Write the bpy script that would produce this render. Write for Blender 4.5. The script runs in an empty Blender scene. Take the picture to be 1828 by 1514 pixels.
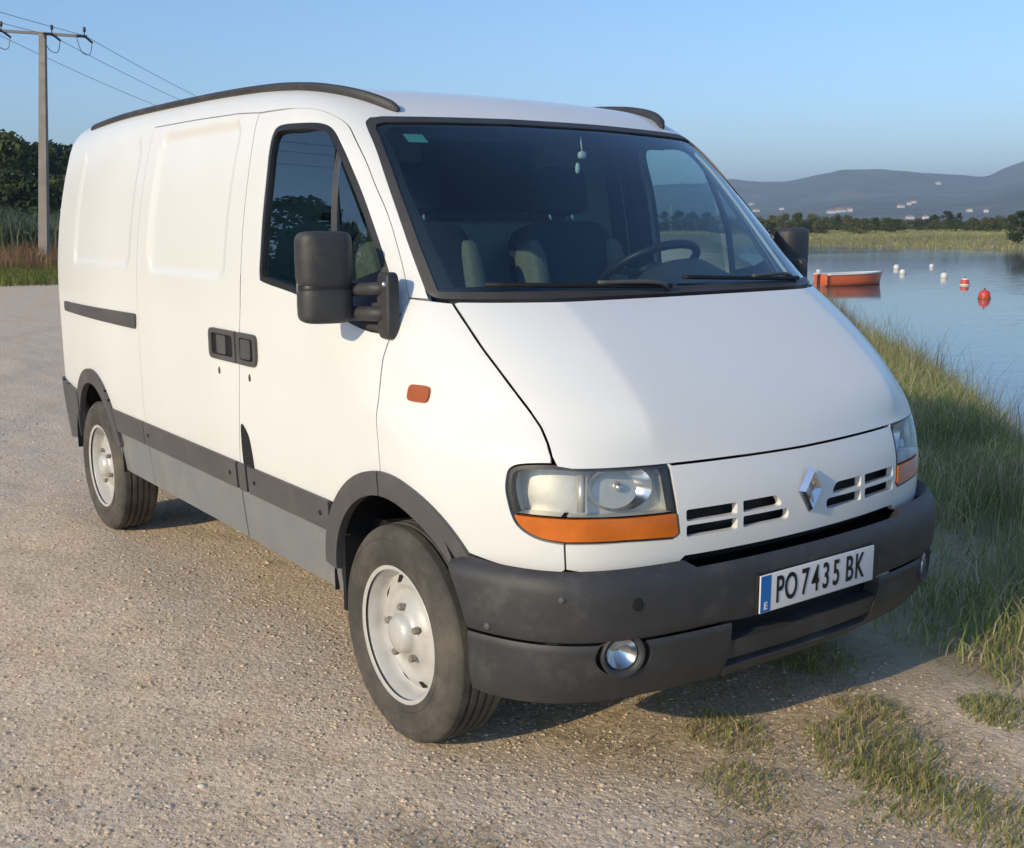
import bpy, math, random
import numpy as np
from mathutils import Vector, Matrix
from mathutils.geometry import delaunay_2d_cdt
random.seed(7); rng = np.random.default_rng(7)
R = math.radians
SC = bpy.context.scene
COL = SC.collection
# ------------------------------------------------------------------ camera
CAM = np.array([2.8488, -2.6008, 1.5975]); YAW, PITCH, ROLL, FPX = R(143.7521), R(-10.2124), R(-.2349), 1977.96
fw = np.array([math.cos(YAW)*math.cos(PITCH), math.sin(YAW)*math.cos(PITCH), math.sin(PITCH)])
rt = np.cross(fw, [0, 0, 1]); rt /= np.linalg.norm(rt); upv = np.cross(rt, fw)
rt2 = rt*math.cos(ROLL)+upv*math.sin(ROLL); up2 = -rt*math.sin(ROLL)+upv*math.cos(ROLL)
cd = bpy.data.cameras.new('camera'); cam = bpy.data.objects.new('camera', cd); COL.objects.link(cam)
cd.sensor_width = 36; cd.lens = FPX/1828*36; cd.clip_start = .05; cd.clip_end = 20000
m = Matrix.Identity(4)
for i in range(3):
    m[i][0], m[i][1], m[i][2], m[i][3] = rt2[i], up2[i], -fw[i], CAM[i]
cam.matrix_world = m
SC.camera = cam
SC.render.resolution_x, SC.render.resolution_y = 1024, 848
# ------------------------------------------------------------------ sky, sun, exposure
SUN_EL, SUN_OFF = R(22), R(10.5)          # sun low on the van's right side, a little ahead of square
sd = Vector((math.sin(SUN_OFF)*math.cos(SUN_EL), -math.cos(SUN_OFF)*math.cos(SUN_EL), math.sin(SUN_EL)))
w = bpy.data.worlds.new('World'); SC.world = w; w.use_nodes = True
nt = w.node_tree; bg = nt.nodes['Background']
sky = nt.nodes.new('ShaderNodeTexSky'); sky.sky_type = 'NISHITA'; sky.sun_disc = False
sky.sun_elevation = SUN_EL; sky.sun_rotation = math.atan2(sd.x, sd.y)
sky.air_density = 1.0; sky.dust_density = .5; sky.ozone_density = 5.0; sky.altitude = 0
nt.links.new(sky.outputs[0], bg.inputs[0]); bg.inputs[1].default_value = .110
ld = bpy.data.lights.new('sun', 'SUN'); ld.energy = 2.1; ld.angle = R(.5); ld.color = (1, .83, .56)
sun = bpy.data.objects.new('sun', ld); COL.objects.link(sun)
sun.rotation_euler = sd.to_track_quat('Z', 'Y').to_euler(); sun.location = (0, -20, 20)
SC.view_settings.view_transform = 'Standard'; SC.view_settings.look = 'None'
SC.view_settings.exposure = .82; SC.view_settings.gamma = 1

# ------------------------------------------------------------------ pixel helpers (photo is 1828 x 1514)
def ray(x, y):
    return fw + rt2*(x-914)/FPX + up2*(757-y)/FPX
def on_z(x, y, z=0.):
    d = ray(x, y); return CAM+d*(z-CAM[2])/d[2]
def on_v(x, y, v):
    d = ray(x, y); return CAM+d*(v-CAM[1])/d[1]
def at_dist(x, y, dist):
    d = ray(x, y); return CAM+d*dist/np.hypot(d[0], d[1])

# ------------------------------------------------------------------ materials
def newmat(name):
    mt = bpy.data.materials.new(name); mt.use_nodes = True
    return mt, mt.node_tree, mt.node_tree.nodes['Principled BSDF']
def N(nt, t, **kw):
    n = nt.nodes.new(t)
    for k, v in kw.items():
        if k.startswith('i_'):
            n.inputs[k[2:].replace('_', ' ')].default_value = v
        else: setattr(n, k, v)
    return n
def ramp(nt, fac, stops):
    r = nt.nodes.new('ShaderNodeValToRGB'); e = r.color_ramp.elements
    while len(e) < len(stops): e.new(.5)
    for el, (p, c) in zip(e, stops):
        el.position = p; el.color = (*c, 1) if len(c) == 3 else c
    nt.links.new(fac, r.inputs[0]); return r
def mat(name, col, rough=.5, metal=0., var=0., scale=8., bump=0., bscale=60., coat=0., spec=.5, wear=None):
    mt, nt, b = newmat(name); L = nt.links.new
    b.inputs['Roughness'].default_value = rough; b.inputs['Metallic'].default_value = metal
    b.inputs['Coat Weight'].default_value = coat; b.inputs['Coat Roughness'].default_value = .06
    b.inputs['Specular IOR Level'].default_value = spec
    tc = N(nt, 'ShaderNodeTexCoord')
    c1 = tuple(max(0, x*(1-var)) for x in col); c2 = tuple(min(1, x*(1+var)) for x in col)
    n = N(nt, 'ShaderNodeTexNoise', i_Scale=scale, i_Detail=6., i_Roughness=.6); L(tc.outputs['Object'], n.inputs['Vector'])
    r = ramp(nt, n.outputs['Fac'], [(.3, c1), (.7, c2)]); L(r.outputs[0], b.inputs['Base Color'])
    if wear:
        n3 = N(nt, 'ShaderNodeTexNoise', i_Scale=wear[1], i_Detail=8., i_Roughness=.7); L(tc.outputs['Object'], n3.inputs['Vector'])
        r3 = ramp(nt, n3.outputs['Fac'], [(wear[2], (0, 0, 0)), (wear[3], (1, 1, 1))])
        mx = N(nt, 'ShaderNodeMix', data_type='RGBA'); L(r3.outputs[0], mx.inputs['Factor']); L(r.outputs[0], mx.inputs['A'])
        mx.inputs['B'].default_value = (*wear[0], 1); L(mx.outputs['Result'], b.inputs['Base Color'])
        rr = N(nt, 'ShaderNodeMapRange'); rr.inputs['To Min'].default_value = rough; rr.inputs['To Max'].default_value = min(1, rough+.25)
        L(r3.outputs[0], rr.inputs['Value']); L(rr.outputs[0], b.inputs['Roughness'])
    if bump:
        n2 = N(nt, 'ShaderNodeTexNoise', i_Scale=bscale, i_Detail=4.); L(tc.outputs['Object'], n2.inputs['Vector'])
        bp = N(nt, 'ShaderNodeBump'); bp.inputs['Strength'].default_value = bump; bp.inputs['Distance'].default_value = .004
        L(n2.outputs['Fac'], bp.inputs['Height']); L(bp.outputs[0], b.inputs['Normal'])
    return mt
M = {}
def glass(name, tint, gloss_rough=0.0, r0=.085, bump=None):
    """thin sheet: tinted see-through plus a mirror share that grows towards grazing, same from both sides"""
    mt, nt, b = newmat(name); L = nt.links.new; nt.nodes.remove(b)
    out = nt.nodes['Material Output']
    t = N(nt, 'ShaderNodeBsdfTransparent'); t.inputs[0].default_value = (*tint, 1)
    g = N(nt, 'ShaderNodeBsdfGlossy'); g.inputs['Roughness'].default_value = gloss_rough; g.inputs['Color'].default_value = (.95, .97, 1, 1)
    ge = N(nt, 'ShaderNodeNewGeometry'); dt = N(nt, 'ShaderNodeVectorMath', operation='DOT_PRODUCT'); L(ge.outputs['Normal'], dt.inputs[0]); L(ge.outputs['Incoming'], dt.inputs[1])
    ab = N(nt, 'ShaderNodeMath', operation='ABSOLUTE'); L(dt.outputs['Value'], ab.inputs[0])
    iv = N(nt, 'ShaderNodeMath', operation='SUBTRACT'); iv.inputs[0].default_value = 1; L(ab.outputs[0], iv.inputs[1])
    pw = N(nt, 'ShaderNodeMath', operation='POWER'); L(iv.outputs[0], pw.inputs[0]); pw.inputs[1].default_value = 4.2
    ma = N(nt, 'ShaderNodeMath', operation='MULTIPLY_ADD'); L(pw.outputs[0], ma.inputs[0]); ma.inputs[1].default_value = 1-r0; ma.inputs[2].default_value = r0
    mx = N(nt, 'ShaderNodeMixShader'); L(ma.outputs[0], mx.inputs[0]); L(t.outputs[0], mx.inputs[1]); L(g.outputs[0], mx.inputs[2])
    L(mx.outputs[0], out.inputs['Surface'])
    if bump:
        tc = N(nt, 'ShaderNodeTexCoord'); wv = N(nt, 'ShaderNodeTexWave', bands_direction='Y'); wv.inputs['Scale'].default_value = bump
        L(tc.outputs['Object'], wv.inputs['Vector']); bp = N(nt, 'ShaderNodeBump'); bp.inputs['Strength'].default_value = .5; bp.inputs['Distance'].default_value = .004
        L(wv.outputs['Fac'], bp.inputs['Height']); L(bp.outputs[0], g.inputs['Normal'])
    return mt
def paint():
    mt, nt, b = newmat('white_paint'); L = nt.links.new
    tc = N(nt, 'ShaderNodeTexCoord')
    n = N(nt, 'ShaderNodeTexNoise', i_Scale=1.7, i_Detail=5.); L(tc.outputs['Object'], n.inputs['Vector'])
    r = ramp(nt, n.outputs['Fac'], [(.3, (.79, .795, .765)), (.7, (.83, .835, .81))])
    # road dust low on the panels
    sp = N(nt, 'ShaderNodeSeparateXYZ'); L(tc.outputs['Object'], sp.inputs[0])
    mr = N(nt, 'ShaderNodeMapRange'); mr.inputs['From Min'].default_value = .62; mr.inputs['From Max'].default_value = 1.05
    mr.inputs['To Min'].default_value = .22; mr.inputs['To Max'].default_value = 0; L(sp.outputs['Z'], mr.inputs['Value'])
    n2 = N(nt, 'ShaderNodeTexNoise', i_Scale=14., i_Detail=8., i_Roughness=.7); L(tc.outputs['Object'], n2.inputs['Vector'])
    mu = N(nt, 'ShaderNodeMath', operation='MULTIPLY'); L(mr.outputs[0], mu.inputs[0]); L(n2.outputs['Fac'], mu.inputs[1])
    mx = N(nt, 'ShaderNodeMix', data_type='RGBA'); L(mu.outputs[0], mx.inputs['Factor']); L(r.outputs[0], mx.inputs['A']); mx.inputs['B'].default_value = (.42, .36, .28, 1)
    # inside of the sheet metal is dull grey trim
    ge = N(nt, 'ShaderNodeNewGeometry'); m2 = N(nt, 'ShaderNodeMix', data_type='RGBA')
    L(ge.outputs['Backfacing'], m2.inputs['Factor']); L(mx.outputs['Result'], m2.inputs['A']); m2.inputs['B'].default_value = (.07, .075, .08, 1)
    L(m2.outputs['Result'], b.inputs['Base Color'])
    b.inputs['Roughness'].default_value = .38; b.inputs['Coat Weight'].default_value = .35; b.inputs['Coat Roughness'].default_value = .08
    b.inputs['Specular IOR Level'].default_value = .4
    return mt
M['paint'] = paint()
M['plastic'] = mat('grey_black_plastic', (.042, .042, .044), .5, var=.2, scale=5, bump=.25, bscale=420, wear=((.11, .105, .098), 6., .52, .8))
M['trim'] = mat('faded_grey_trim', (.085, .083, .085), .5, var=.15, scale=4, bump=.2, bscale=400, wear=((.14, .13, .115), 7., .5, .85))
M['sill'] = mat('grey_sill_paint', (.205, .215, .225), .45, var=.08, scale=4, wear=((.33, .30, .25), 6., .52, .85))
M['black'] = mat('matt_black', (.008, .008, .009), .7)
M['rubber'] = mat('rubber_seal', (.018, .018, .02), .45, var=.2)
M['seal'] = mat('weathered_seal', (.05, .048, .046), .5, var=.25)
M['glass'] = glass('tinted_window_glass', (.62, .78, .79))
M['glassr'] = glass('side_window_glass', (.60, .74, .74), 0., .14)
M['lens'] = glass('headlight_lens', (.93, .94, .93), .08, .05, 55.)
M['chrome'] = mat('chrome', (.75, .76, .78), .16, 1.)
M['silver'] = mat('reflector_silver', (.8, .8, .78), .25, .9, var=.08, scale=12)
M['dullsilver'] = mat('dull_lamp_housing', (.62, .61, .57), .4, .5, var=.12, scale=20)
M['amber'] = mat('amber_lens', (.62, .15, .012), .22, 0, var=.22, scale=10, coat=.6)
M['amberd'] = mat('orange_repeater', (.40, .095, .02), .3, 0, var=.1)
M['tyre'] = mat('tyre_rubber', (.062, .057, .050), .8, var=.2, scale=6, bump=.35, bscale=180, wear=((.17, .15, .12), 5., .42, .75))
M['wheel'] = mat('white_steel_wheel', (.58, .57, .54), .4, .15, var=.1, scale=10, wear=((.32, .27, .2), 14., .56, .85))
M['bolt'] = mat('rusty_bolt', (.30, .26, .21), .6, .3, var=.3, scale=60)
M['cloth'] = mat('dark_seat_cloth', (.03, .036, .045), .9, var=.2, scale=40)
M['clothl'] = mat('light_seat_cloth', (.20, .20, .17), .9, var=.15, scale=40)
M['dash'] = mat('dashboard_plastic', (.055, .07, .075), .6, var=.1)
M['bulk'] = mat('bulkhead_lining', (.36, .44, .41), .8, var=.15, scale=5)
M['white'] = mat('white_plastic', (.75, .75, .74), .4)
M['platew'] = mat('plate_white', (.72, .72, .72), .35)
M['plateb'] = mat('plate_blue', (.02, .17, .50), .35)
M['ink'] = mat('plate_black', (.012, .012, .014), .4)
M['sticker'] = mat('inspection_sticker', (.10, .32, .27), .5)

# ------------------------------------------------------------------ mesh helpers
def link(name, verts, faces, mt, parent=None, smooth=True, loc=None):
    me = bpy.data.meshes.new(name); me.from_pydata([tuple(map(float, v)) for v in verts], [], [tuple(map(int, f)) for f in faces])
    if mt is not None:
        me.materials.append(M[mt] if isinstance(mt, str) else mt)
    if smooth: me.shade_smooth()
    o = bpy.data.objects.new(name, me); COL.objects.link(o)
    if parent is not None: o.parent = parent
    if loc is not None: o.location = loc
    return o
def empty(name, loc, label=None, cat=None, group=None, rz=0.):
    o = bpy.data.objects.new(name, None); COL.objects.link(o); o.location = tuple(map(float, loc)); o.rotation_euler.z = rz
    o.empty_display_size = .2
    if label: tag(o, label, cat, group)
    return o
def tag(o, label, cat, group=None):
    o['label'] = label; o['category'] = cat
    if group: o['group'] = group
    return o
def struct(o, kind='structure', label=None):
    o['kind'] = kind
    if label: o['label'] = label
    return o
def sharp(o, ang=35):
    me = o.data; me.shade_smooth()
    try: me.set_sharp_from_angle(angle=R(ang))
    except Exception: pass
    return o
def boxv(c, s, rot=None):
    c = np.array(c, float); s = np.array(s, float)/2
    v = np.array([[x, y, z] for x in (-1, 1) for y in (-1, 1) for z in (-1, 1)])*s
    if rot is not None: v = v@np.array(rot).T
    f = [(0, 1, 3, 2), (4, 6, 7, 5), (0, 4, 5, 1), (2, 3, 7, 6), (0, 2, 6, 4), (1, 5, 7, 3)]
    return v+c, f
def box(name, c, s, mt, parent=None, rot=None, bevel=0.):
    v, f = boxv(c, s, rot); o = link(name, v, f, mt, parent, smooth=False)
    if bevel:
        b = o.modifiers.new('bevel', 'BEVEL'); b.width = bevel; b.segments = 3
        o.data.shade_smooth()
    return o
def rotm(ax, a):
    return np.array(Matrix.Rotation(a, 3, ax))
def sup(name, c, s, mt, parent=None, e1=.35, e2=.35, rot=None, n=24, taper=None):
    th = np.linspace(-math.pi/2, math.pi/2, n//2+1); ph = np.linspace(-math.pi, math.pi, n, endpoint=False)
    def pw(x, e): return np.sign(x)*np.abs(x)**e
    vs = []
    for t in th:
        for p in ph:
            vs.append((pw(math.cos(t), e1)*pw(math.cos(p), e2), pw(math.cos(t), e1)*pw(math.sin(p), e2), pw(math.sin(t), e1)))
    v = np.array(vs)*np.array(s)/2
    if taper: v = taper(v)
    if rot is not None: v = v@np.array(rot).T
    f = []
    for i in range(n//2):
        for j in range(n):
            a, b = i*n+j, i*n+(j+1) % n; f.append((a, b, b+n, a+n))
    return link(name, v+np.array(c), f, mt, parent)
def tube(path, rad, n=10, sect=None, closed=False):
    P = np.array(path, float); k = len(P); rad = np.broadcast_to(rad, k)
    T = np.gradient(P, axis=0) if not closed else np.roll(P, -1, 0)-np.roll(P, 1, 0)
    T /= np.linalg.norm(T, axis=1)[:, None]+1e-12
    vs, fs = [], []
    for i in range(k):
        a = np.array([0, 0, 1.]) if abs(T[i][2]) < .9 else np.array([1., 0, 0])
        x = np.cross(a, T[i]); x /= np.linalg.norm(x); y = np.cross(T[i], x)
        for j in range(n):
            q = 2*math.pi*j/n; sx, sy = (math.cos(q), math.sin(q)) if sect is None else sect(q)
            vs.append(P[i]+rad[i]*(x*sx+y*sy))
    for i in range(k if closed else k-1):
        for j in range(n):
            a, b = i*n+j, i*n+(j+1) % n; c, d = ((i+1) % k)*n+j, ((i+1) % k)*n+(j+1) % n
            fs.append((a, b, d, c))
    if not closed:
        fs.append(tuple(range(n))[::-1]); fs.append(tuple(range((k-1)*n, k*n)))
    return np.array(vs), fs
def lathe(prof, n=48, axis='y'):
    """prof: (r, a) with a along the axis; returns verts, faces"""
    vs, fs = [], []; k = len(prof)
    for j in range(n):
        q = 2*math.pi*j/n
        for r, a in prof:
            if axis == 'y': vs.append((r*math.cos(q), a, r*math.sin(q)))
            elif axis == 'z': vs.append((r*math.cos(q), r*math.sin(q), a))
            else: vs.append((a, r*math.cos(q), r*math.sin(q)))
    for j in range(n):
        for i in range(k-1):
            a, b = j*k+i, ((j+1) % n)*k+i
            fs.append((a, a+1, b+1, b))
    return np.array(vs), fs
def merge(parts):
    V, Fc, o = [], [], 0
    for v, f in parts:
        V.append(np.array(v)); Fc += [tuple(i+o for i in q) for q in f]; o += len(v)
    return np.concatenate(V), Fc
def catmull(pts, n=8, closed=False):
    P = np.array(pts, float); k = len(P); out = []
    for i in range(k if closed else k-1):
        p0, p1, p2, p3 = (P[(i-1) % k], P[i], P[(i+1) % k], P[(i+2) % k]) if closed else (P[max(i-1, 0)], P[i], P[i+1], P[min(i+2, k-1)])
        for t in np.linspace(0, 1, n, endpoint=False):
            out.append(.5*(2*p1+(p2-p0)*t+(2*p0-5*p1+4*p2-p3)*t*t+(3*p1-p0-3*p2+p3)*t**3))
    if not closed: out.append(P[-1])
    return np.array(out)
def fillet(poly, r, n=5):
    P = [np.array(p, float) for p in poly]; k = len(P); out = []
    rs = r if hasattr(r, '__len__') else [r]*k
    for i in range(k):
        a, b, c = P[i-1], P[i], P[(i+1) % k]; rr = rs[i]
        if rr <= 0: out.append(b); continue
        d1, d2 = a-b, c-b; l1, l2 = np.linalg.norm(d1), np.linalg.norm(d2)
        q = min(rr, l1*.48, l2*.48); s, e = b+d1/l1*q, b+d2/l2*q
        for t in np.linspace(0, 1, n+1): out.append((1-t)**2*s+2*t*(1-t)*b+t*t*e)
    return np.array(out)
def area2(P):
    x, y = P[:, 0], P[:, 1]; return .5*np.sum(x*np.roll(y, -1)-y*np.roll(x, -1))
def inset(poly, d):
    P = np.array(poly, float)
    keep = np.linalg.norm(P-np.roll(P, 1, 0), axis=1) > 1e-5; P = P[keep]
    if area2(P) < 0: P = P[::-1]
    e = np.roll(P, -1, 0)-P; e /= np.linalg.norm(e, axis=1)[:, None]
    nrm = np.stack([-e[:, 1], e[:, 0]], 1); n0 = np.roll(nrm, 1, 0)
    b = n0+nrm; l = np.linalg.norm(b, axis=1)[:, None]; b /= np.maximum(l, .2)
    cosv = np.clip((b*nrm).sum(1), .4, 1)[:, None]
    return P+b*d/cosv
def densify(poly, ds):
    P = np.array(poly, float); out = []
    for a, b in zip(P, np.roll(P, -1, 0)):
        l = np.linalg.norm(b-a)
        if l < 1e-6: continue
        k = max(1, int(math.ceil(l/ds)))
        for i in range(k): out.append(a+(b-a)*i/k)
    return np.array(out)
def inside(P, q):
    x, y = q[:, 0], q[:, 1]; r = np.zeros(len(q), bool)
    for a, b in zip(P, np.roll(P, -1, 0)):
        c = ((a[1] > y) != (b[1] > y))
        with np.errstate(divide='ignore', invalid='ignore'):
            r ^= c & (x < (b[0]-a[0])*(y-a[1])/(b[1]-a[1]+1e-15)+a[0])
    return r
def tri2d(poly, holes, ds):
    loops = [densify(poly, ds)]+[densify(h, min(ds, .02)) for h in holes]
    allb = np.concatenate(loops); lo, hi = allb.min(0), allb.max(0)
    gx, gy = np.meshgrid(np.arange(lo[0]+ds/2, hi[0], ds), np.arange(lo[1]+ds/2, hi[1], ds)); g = np.stack([gx.ravel(), gy.ravel()], 1)
    if len(g):
        k = inside(loops[0], g)
        for h in loops[1:]: k &= ~inside(h, g)
        g = g[k]
        if len(g):
            dmin = np.full(len(g), 9.)
            for b in allb: dmin = np.minimum(dmin, (g[:, 0]-b[0])**2+(g[:, 1]-b[1])**2)
            g = g[dmin > (ds*.45)**2]
    pts = np.concatenate([allb, g]) if len(g) else allb
    edges = []; o = 0
    for l in loops:
        k = len(l); edges += [(o+i, o+(i+1) % k) for i in range(k)]; o += k
    r = delaunay_2d_cdt([Vector(p) for p in pts], edges, [], 0, 1e-6)
    V = np.array([tuple(v) for v in r[0]]); T = np.array([tuple(f) for f in r[2] if len(f) == 3])
    c = V[T].mean(1); k = inside(loops[0], c)
    for h in loops[1:]: k &= ~inside(h, c)
    return V, T[k]
def herm(xs,ys):
    xs=np.array(xs,float);ys=np.array(ys,float)
    m=np.gradient(ys,xs)
    def f(x):
        x=np.asarray(x,float);i=np.clip(np.searchsorted(xs,x)-1,0,len(xs)-2)
        h=xs[i+1]-xs[i];t=(x-xs[i])/h
        a=(1+2*t)*(1-t)**2*ys[i]+t*(1-t)**2*h*m[i]+t*t*(3-2*t)*ys[i+1]+t*t*(t-1)*h*m[i+1]
        a=np.where(x<xs[0],ys[0]+(x-xs[0])*m[0],a);return np.where(x>xs[-1],ys[-1]+(x-xs[-1])*m[-1],a)
    return f
def smax(a,b,k):
    h=np.maximum(k-np.abs(a-b),0)/k
    return np.maximum(a,b)+h*h*k*.25
def sstep(a,b,x):
    t=np.clip((x-a)/(b-a),0,1);return t*t*(3-2*t)
def soft(x,w=.03): return .5*(x+np.sqrt(x*x+w*w))
PB=herm([.3,.65,.75,.85,.95,1.02,1.1,1.2,1.3,1.385,1.45],[.74,.785,.79,.782,.752,.722,.665,.56,.43,.30,.19])
R0=herm([-4.2,-3.4,-2.2,-1.5,-1.1,-.8,-.6,-.4,-.2],[2.165,2.18,2.178,2.155,2.125,2.085,2.045,1.985,1.90])
ZC=1.385
def rrect(u,z,u0,u1,z0,z1,r):
    du=np.abs(u-(u0+u1)/2)-(u1-u0)/2+r;dz=np.abs(z-(z0+z1)/2)-(z1-z0)/2+r
    return np.hypot(np.maximum(du,0),np.maximum(dz,0))+np.minimum(np.maximum(du,dz),0)-r
def Wf(u,z):
    w=.985-.185*soft(z-1.2,.05)**2-.06*(np.maximum(u+.6,0)/.6)**2*sstep(1.25,1.6,z)-.16*np.maximum(.85-z,0)**2-.06*(np.maximum(-2.6-u,0)/1.2)**2-.05*(np.maximum(u,0)/.5)**2
    for r in ((-3.37,-2.35,1.40,1.995),(-2.10,-1.2,1.39,1.995)):
        w=w-.012*(1-sstep(-.035,.0,rrect(u,z,*r,.08)))
    return w
def F(p):
    u,v,z=p[...,0],np.abs(p[...,1]),p[...,2]
    side=v-Wf(u,z)
    v2=v*v;v8=v2**4
    bf=.17*v2+.38*v8;bb=.06*v2+.33*soft(v-.54,.012)+.50*v8
    t=sstep(.95,1.1,z);low=PB(z)-(bf*(1-t)+bb*t)
    q=np.clip((z-ZC)/.57,-.3,1.3)
    up=.296-(z-ZC)*1.158-(.15*v2+.6*(1-.5*q)*v8)
    k=sstep(ZC-.01,ZC+.01,z)
    P=low*(1-k)+up*k
    e=np.where(z<1.0,1.,.72)
    sl=1-.3*sstep(.95,1.15,z)
    front=(u-P)*sl
    roof=z-(R0(u)-.035*v2-.03*v8)
    a=smax(side,front,.18);a=smax(a,roof,.14);a=smax(a,-3.98-u,.2)
    return a
PBm = herm([.26, .30, .36, .45, .53, .60, .655, .685, .70], [.725, .757, .80, .825, .833, .836, .825, .80, .78])
def Fb(p):
    u, v, z = p[..., 0], np.abs(p[..., 1]), p[..., 2]
    v2 = v*v; v8 = v2**4
    wv = .992-.9*np.maximum(.40-z, 0)**2*3-38*np.maximum(z-.648, 0)**2
    gr = .010*np.exp(-((z-.492)/.010)**2)*sstep(.30, .36, v)
    return smax(v-wv, u-(PBm(z)-(.13*v2+.3*v8)), .14)+gr
def grad(FN, P, e=1.5e-3):
    G = np.stack([FN(P+np.eye(3)[i]*e)-FN(P-np.eye(3)[i]*e) for i in range(3)], -1)
    return G/np.linalg.norm(G, axis=-1)[..., None]
ZA, UO = 1.30, -.12
def rays(kind, q):
    a, b = q[:, 0], q[:, 1]; z = np.zeros_like(a)
    if kind == 'side': return np.stack([a, z, b], 1), np.stack([z, z-1, z], 1), 1.3
    if kind == 'front': return np.stack([z-.95, a, b], 1), np.stack([z+1, z, z], 1), 2.2
    if kind == 'back': return np.stack([z-2.5, a, b], 1), np.stack([z-1, z, z], 1), 2.2
    if kind == 'polar': return np.stack([z+UO, z, b], 1), np.stack([np.cos(a), -np.sin(a), z], 1), 1.6
    if kind == 'theta': return np.stack([a, z, z+ZA], 1), np.stack([z, -np.cos(b), np.sin(b)], 1), 1.6
def solve(kind, q, FN=None):
    FN = FN or F; O, D, t1 = rays(kind, np.asarray(q, float))
    lo = np.zeros(len(O)); hi = np.full(len(O), t1)
    for i in range(32):
        mid = (lo+hi)/2; g = FN(O+D*mid[:, None]) < 0; lo = np.where(g, mid, lo); hi = np.where(g, hi, mid)
    return O+D*hi[:, None]
def to2(kind, P):
    P = np.asarray(P, float)
    if kind == 'side': return P[:, [0, 2]]
    if kind in ('front', 'back'): return P[:, [1, 2]]
    if kind == 'polar': return np.stack([np.arctan2(-P[:, 1], P[:, 0]-UO), P[:, 2]], 1)
    if kind == 'theta': return np.stack([P[:, 0], np.arctan2(P[:, 2]-ZA, -P[:, 1])], 1)
def S(l): return solve('side', np.array(l, float))
def PX(l, FN=None):
    """photo pixels -> points on the body surface"""
    FN = FN or F; D = np.array([ray(*p) for p in l]); ts = np.linspace(1.5, 9, 900)
    lo = np.full(len(D), np.nan); hi = lo.copy(); done = np.zeros(len(D), bool)
    for a, b in zip(ts[:-1], ts[1:]):
        k = (~done) & (FN(CAM+D*b) <= 0); lo[k] = a; hi[k] = b; done |= k
    for i in range(25):
        mid = (lo+hi)/2; g = FN(CAM+D*mid[:, None]) > 0; lo = np.where(g, mid, lo); hi = np.where(g, hi, mid)
    return CAM+D*hi[:, None]
def panel_data(poly, kind, holes=(), ds=.03, off=0., flange=.02, FN=None, fold=0.):
    FN = FN or F
    V2, T = tri2d(poly, holes, ds)
    P = solve(kind, V2, FN); G = grad(FN, P); P = P+G*off
    # orient outwards
    a, b, c = P[T[:, 0]], P[T[:, 1]], P[T[:, 2]]
    fl = (np.cross(b-a, c-a)*G[T[:, 0]]).sum(1) < 0
    T[fl] = T[fl][:, ::-1]
    from collections import Counter
    ec = Counter()
    for t in T:
        for i in range(3): ec[tuple(sorted((t[i], t[(i+1) % 3])))] += 1
    faces = [tuple(t) for t in T]; ln = [[G[i] for i in t] for t in T]; V = list(P)
    if flange:
        idx = {}
        for t in T:
            for i in range(3):
                i0, i1 = t[i], t[(i+1) % 3]
                if ec[tuple(sorted((i0, i1)))] == 1:
                    for j in (i0, i1):
                        if j not in idx:
                            idx[j] = (len(V), len(V)+1); V.append(P[j]); V.append(P[j]-G[j]*flange)
                    (a0, a1), (b0, b1) = idx[i0], idx[i1]
                    f = (b0, a0, a1, b1); nn = np.cross(V[a0]-V[b0], V[b1]-V[b0]); nn = nn/(np.linalg.norm(nn)+1e-12)
                    faces.append(f); ln.append([nn]*4)
    return np.array(V), faces, ln
def mirror_data(d):
    V, f, ln = d; V = V.copy(); V[:, 1] *= -1
    s = np.array([1, -1, 1])
    return V, [q[::-1] for q in f], [[x*s for x in l[::-1]] for l in ln]
def join_data(ds):
    V, f, ln, o = [], [], [], 0
    for d in ds:
        V.append(d[0]); f += [tuple(i+o for i in q) for q in d[1]]; ln += d[2]; o += len(d[0])
    return np.concatenate(V), f, ln
def link_panel(name, d, mt, parent):
    o = link(name, d[0], d[1], mt, parent)
    o.data.normals_split_custom_set([tuple(x) for l in d[2] for x in l])
    return o
def panel(name, poly, kind, mt, parent, both=True, **kw):
    d = panel_data(poly, kind, **kw); o = link_panel(name, d, mt, parent)
    if both:
        p2 = parent
        if isinstance(both, bpy.types.Object): p2 = both
        return o, link_panel(name, mirror_data(d), mt, p2)
    return o
def P2(kind, l, FN=None): return to2(kind, PX(l, FN))

# =================================================================== THE VAN
van = empty('van', (0, 0, 0), 'white panel van with dark bumper parked on gravel at the waterside', 'van')
GAP = .0028
arch = lambda cu, r, a0, a1, n: [(cu+r*math.cos(R(a)), .42+r*math.sin(R(a))) for a in np.linspace(a0, a1, n)]
FA, RA, RO, RI = .01, -3.07, .44, .372
# --- gap curves in side view
doorline = [(-1.082, 2.003), (-1.06, 1.75), (-1.05, 1.45), (-1.052, 1.3), (-1.09, 1.0), (-1.125, .70)]
doortop = [(-.80, 1.999), (-.70, 1.988), (-.607, 1.963), (-.53, 1.93), (-.473, 1.889), (-.385, 1.81), (-.302, 1.722), (-.215, 1.63), (-.138, 1.533), (-.08, 1.455), (-.035, 1.385)]
doortop = [tuple(x) for x in catmull(doortop, 3)]
doorfront = [(-.035, 1.32), (-.055, 1.20), (-.045, 1.0), (-.03, .862)]
ang = lambda u: math.degrees(math.acos((u-FA)/RO))
# --- windscreen outline (v, z), right half
wsr = [(-.842, 1.381), (-.822, 1.55), (-.798, 1.721), (-.776, 1.84), (-.757, 1.918), (-.735, 1.944), (-.69, 1.954), (-.449, 1.960), (-.2, 1.965)]
ws = np.array(wsr+[(-a, b) for a, b in wsr[::-1]])
wsc = fillet(ws, [.03]+[0]*(len(ws)-2)+[.03])
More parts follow.
